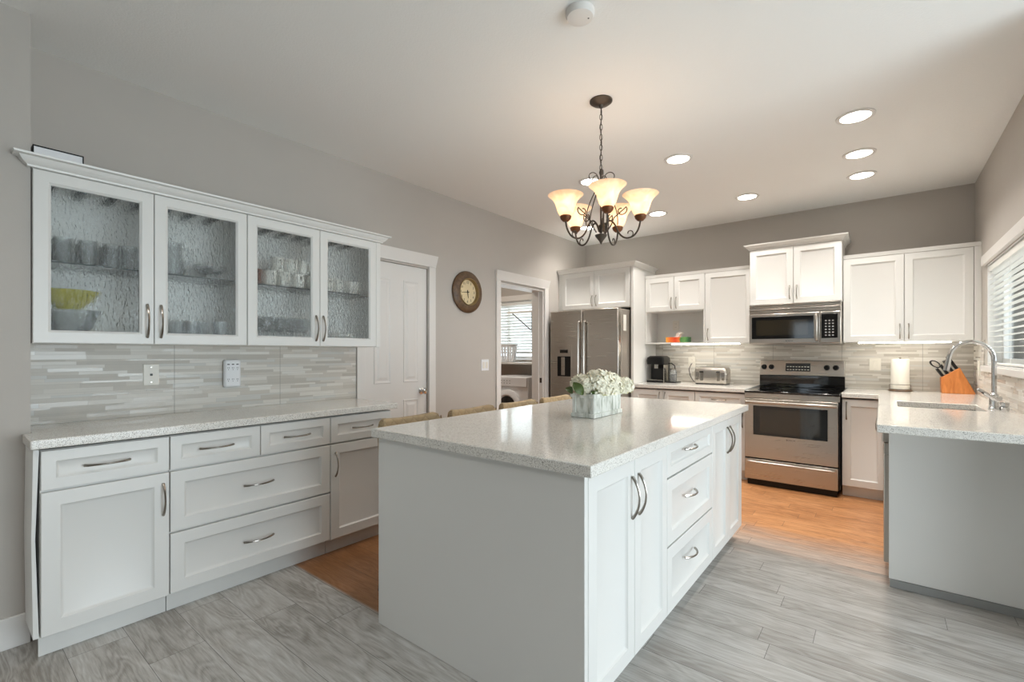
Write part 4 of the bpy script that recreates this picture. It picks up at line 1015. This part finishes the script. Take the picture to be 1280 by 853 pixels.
for i, (x, y, z, r) in enumerate(((-1.27, 2.27, .0, .055), (-1.24, 2.36, .025, .062), (-1.30, 2.42, .03, .062), (-1.235, 2.47, .012, .062), (-1.27, 2.565, .0, .058), (-1.20, 2.33, -.008, .045), (-1.20, 2.42, -.004, .048), (-1.34, 2.32, .012, .05), (-1.22, 2.29, .012, .045), (-1.33, 2.52, .01, .055), (-1.19, 2.56, -.008, .05))):
    bloom((x, y, zb+z), r, i*3+1)
def leaf(c, d, L, wd, up=(0, 0, 1), nm='leaf'):
    q = MB(); d = Vector(d).normalized(); s = d.cross(Vector(up)).normalized(); up = s.cross(d); rs = []
    for k in range(9):
        tt = k/8; w_ = wd*math.sin(PI*min(tt*.95+.03, 1))**.8; ctr = Vector(c)+d*L*tt+up*(.02*math.sin(PI*tt))
        rs.append([tuple(ctr-s*w_+up*.006), tuple(ctr-up*.0), tuple(ctr+s*w_+up*.006), tuple(ctr-up*.001)])
    q.rings(rs); q.obj(nm, 'leaf', t)
leaf((-1.262, 2.205, ZT+h-.004), (-.55, -.25, .75), .085, .026, (.5, -.8, .3)); leaf((-1.215, 2.25, ZT+h-.01), (.5, -.4, .35), .05, .02, (.5, -.5, .6)); leaf((-1.335, 2.215, ZT+h-.004), (-.6, -.3, .5), .05, .02, (.4, -.6, .6))
leaf((-1.26, 2.4, ZT+h+.07), (.2, -.1, .8), .05, .02)

# ------------------------------------------------------------ chandelier
cx, cy2 = -1.30, 2.484
tow = Vector((math.sin(.671), -math.cos(.671), 0)); rgt = Vector((math.cos(.671), math.sin(.671), 0))
t = thing('chandelier', (cx, cy2, ZC), 'bronze iron chandelier with five alabaster shades over the island', 'chandelier')
C0 = Vector((cx, cy2, 0))
MB().lathe([(0, ZC-.0005), (.066, ZC-.0005), (.066, ZC-.008), (.05, ZC-.02), (.015, ZC-.028), (.008, ZC-.045), (0, ZC-.045)], (cx, cy2, 0), 32).obj('canopy', 'iron', t)
q = MB(); z = ZC-.045; k = 0
while z > 2.36:
    dv = rgt if k % 2 else tow
    pts = [C0+Vector((0, 0, z-.022))+dv*.008*math.cos(2*PI*i/12)+Vector((0, 0, .019*math.sin(2*PI*i/12))) for i in range(13)]
    q.tube(pts, .0018, 6); z -= .030; k += 1
ZT0 = z
q.obj('chain', 'iron', t)
MB().tube([C0+Vector((.004*math.sin(i*.9), .004*math.cos(i*.9), ZC-.04-(ZC-.04-ZT0)*i/14)) for i in range(15)], .0022, 6).obj('power_wire', 'iron', t)
MB().lathe([(0, ZT0+.004), (.006, ZT0), (.012, ZT0-.02), (.006, ZT0-.04), (.006, 2.03), (.016, 2.02), (.008, 2.0), (.008, 1.975), (.036, 1.965), (.032, 1.955), (.012, 1.93), (.004, 1.915), (0, 1.908)], (cx, cy2, 0), 20).obj('column', 'iron', t)
RA = .225
prof_sh = [(.024, 0), (.034, .006), (.045, .025), (.053, .05), (.060, .073), (.071, .093), (.088, .111), (.102, .122), (.097, .124), (.085, .115), (.068, .096), (.057, .074), (.050, .05), (.042, .027), (.03, .011), (.02, .006)]
for i, phd in enumerate((-2, 70, 142, -146, -74)):
    ph = math.radians(phd); d = tow*math.cos(ph)+rgt*math.sin(ph)
    P = lambda r, z: C0+d*r+Vector((0, 0, z))
    ctrl = [(.012, 1.985), (.03, 2.03), (.055, 2.045), (.08, 2.02), (.10, 1.975), (.125, 1.945), (.155, 1.935), (.19, 1.948), (.215, 1.985), (RA, 2.03)]
    # smooth the control polygon
    pts = []
    for a in range(len(ctrl)-1):
        p0 = ctrl[max(a-1, 0)]; p1 = ctrl[a]; p2 = ctrl[a+1]; p3 = ctrl[min(a+2, len(ctrl)-1)]
        for s in range(5):
            u = s/5; f = lambda A, B, C_, D_: .5*((2*B)+(-A+C_)*u+(2*A-5*B+4*C_-D_)*u*u+(-A+3*B-3*C_+D_)*u**3)
            pts.append(P(f(p0[0], p1[0], p2[0], p3[0]), f(p0[1], p1[1], p2[1], p3[1])))
    pts.append(P(RA, 2.03))
    arm = MB().tube(pts, .0052, 8).obj('arm', 'iron', t)
    # scroll rods: upper rod from the column top down to the arm with curls
    sc = MB(); pp = []
    for s in range(25):
        u = s/24; pp.append(P(.012+.085*math.sin(PI*u*.55)**1.3, 2.285-.27*u))
    sc.tube(pp, .0032, 6)
    sp = [P(.055+.034*(1-.75*u)*math.cos(2.6-5.6*u), 2.30+.034*(1-.75*u)*math.sin(2.6-5.6*u)) for u in [k/20 for k in range(19)]]
    sc.tube([P(.008, 2.27)]+sp, .0028, 6)
    sp = [P(.118+.034*(1-.75*u)*math.cos(-2.6-6.0*u+PI), 2.10+.034*(1-.75*u)*math.sin(-2.6-6.0*u+PI)) for u in [k/20 for k in range(19)]]
    sc.tube([P(.04, 1.99), P(.06, 2.02), P(.075, 2.06)]+sp, .0034, 6)
    sp = [P(.165+.024*(1-.7*u)*math.cos(-1.6+5.6*u), 1.962+.024*(1-.7*u)*math.sin(-1.6+5.6*u)) for u in [k/16 for k in range(15)]]
    sc.tube(sp, .003, 6)
    sc.obj('scroll', 'iron', arm)
    b = P(RA, 2.03)
    MB().lathe([(0, -.004), (.016, -.002), (.03, .012), (.034, .026), (.03, .032), (0, .032)], tuple(b), 20).obj('socket_cup', 'cup', t)
    MB().lathe(prof_sh, (b.x, b.y, b.z+.028), 36, cap=False).obj('lamp_shade', 'shade', t)
    MB().lathe([(0, .032), (.014, .034), (.014, .05), (.026, .075), (.022, .095), (0, .104)], tuple(b), 16).obj('bulb', emis('bulb_glow', (1, .9, .76, 1), 4.5), t)
    l = bpy.data.lights.new('bulb_light', 'POINT'); l.energy = P_BULB; l.color = WARM; l.shadow_soft_size = .035
    lo = bpy.data.objects.new('bulb_light', l); COL.objects.link(lo); lo.location = b+Vector((0, 0, .135))

# downlights and smoke detector
for i, (x, y, lab) in enumerate(((-.13, 3.645, 'large recessed ceiling light nearest the camera in the right column of three'), (-.133, 4.344, 'middle recessed ceiling light in the right column of three'), (-.133, 4.885, 'farthest recessed ceiling light in the right column of three'),
        (-1.226, 3.60, 'recessed ceiling light right of the chandelier canopy'), (-1.007, 4.88, 'recessed ceiling light above the range in the farthest row'),
        (-1.986, 3.60, 'recessed ceiling light just behind the chandelier hub'), (-1.88, 4.875, 'recessed ceiling light right of the chandelier shades, near the refrigerator'), (-2.755, 4.914, 'recessed ceiling light low behind the chandelier arms in the left corner'),
        (-1.7, -.7, 'added recessed fill light behind the camera on the island side'), (.9, -.7, 'added recessed fill light behind the camera near the patio door'))):  # unseen pair added to brighten the near floor and ceiling
    t = thing('recessed_light', (x, y, ZC), lab, 'ceiling light')
    MB().lathe([(.078, -.0005), (.104, -.0005), (.103, -.006), (.082, -.008)], (x, y, ZC), 40, cap=False).obj('trim_ring', 'trim', t)
    MB().lathe([(0, -.001), (.08, -.001), (.078, -.0045), (0, -.005)], (x, y, ZC), 40).obj('lens', 'downlight', t)
    l = bpy.data.lights.new('downlight', 'AREA'); l.shape = 'DISK'; l.size = .14; l.spread = math.radians(125); l.energy = P_DOWN if y > 0 else P_DOWN*1.1; l.color = DOWN
    lo = bpy.data.objects.new('downlight', l); COL.objects.link(lo); lo.location = (x, y, ZC-.007)
t = thing('smoke_detector', (-1.03, 1.775, ZC), 'round white smoke detector on the ceiling above the camera side of the island', 'smoke detector')
MB().lathe([(0, -.0005), (.062, -.0005), (.062, -.018), (.056, -.03), (.03, -.034), (0, -.034)], (-1.03, 1.775, ZC), 40).obj('body', 'trim', t)
MB().lathe([(0, -.0342), (.004, -.0342), (0, -.036)], (-1.03+.03, 1.775+.02, ZC), 8).obj('indicator', 'charcoal', t)

# ------------------------------------------------------------ laundry room
t = thing('washing_machine', (-4.0, 5.4, 0), 'white front-loading washer seen through the laundry doorway', 'washing machine')
wx0, wx1 = -4.42, -3.74; TWs = FY(5.06)
MB(TWs).box(wx0, wx1, -.62, 0, .02, .935).obj('body', 'whiteplastic', t, bevel=.012)
MB(TWs).box(wx0+.01, wx1-.01, .0005, .02, .80, .93).obj('control_panel', 'whiteplastic', t, bevel=.006)
q = MB(TWs)
for j in range(2):
    for i in range(4): q.box(wx0+.22+i*.05, wx0+.24+i*.05, .02, .022, .84+j*.035, .85+j*.035)
q.obj('buttons', 'grey_kick', t, smooth=False)
wd = disc(TWs, -4.08, .52, [(.235, .0005), (.235, .03), (.21, .045), (.165, .05), (.15, .03), (.0, .03)], 'door', 'whiteplastic', t)
disc(TWs, -4.08, .52, [(.148, .031), (.14, .036), (.0, .05)], 'door_glass', 'blackglass', wd)
tag(MB().box(-5.3, -3.5, 5.36, YB-.03, 1.10, 1.125).obj('laundry_shelf', 'trim', bevel=.003, org=(-4.4, 5.5, 1.1)), 'white shelf under the laundry room window', 'shelf')
t = thing('laundry_basket', (-4.42, 5.52, 1.1255), 'white slotted plastic basket on the laundry shelf', 'basket')
q = MB(); n = 22
bc = (-4.50, 5.53)
for i in range(n):
    a = 2*PI*i/n; q.tube([(bc[0]+.14*math.cos(a), bc[1]+.10*math.sin(a), 1.135), (bc[0]+.18*math.cos(a), bc[1]+.13*math.sin(a), 1.37)], .009, 5)
q.obj('slats', 'whiteplastic', t)
q = MB()
def ell(k, z): return [(bc[0]+.18*k*math.cos(2*PI*i/28), bc[1]+.13*k*math.sin(2*PI*i/28), z) for i in range(28)]
q.rings([ell(.97, 1.36), ell(1.05, 1.36), ell(1.1, 1.395), ell(1.0, 1.395), ell(.97, 1.36)], False, False); q.obj('rim', 'whiteplastic', t)
q = MB(); q.rings([ell(.76, 1.126), ell(.80, 1.15)]); q.obj('base', 'whiteplastic', t)
t = thing('drying_rack', (-4.1, 5.6, 1.8), 'white wall shelf on a dark folding brace in the laundry room', 'rack')
MB().box(-4.46, -3.92, 5.50, 5.708, 1.86, 1.885).obj('board', 'trim', t, bevel=.002)
MB().tube([(-4.36, 5.51, 1.855), (-4.22, 5.51, 1.75), (-4.02, 5.51, 1.60)], .008, 8).obj('brace', 'iron', t)
MB().tube([(-4.0, 5.51, 1.58), (-4.0, 5.51, 1.859)], .009, 8).obj('upright', 'iron', t)
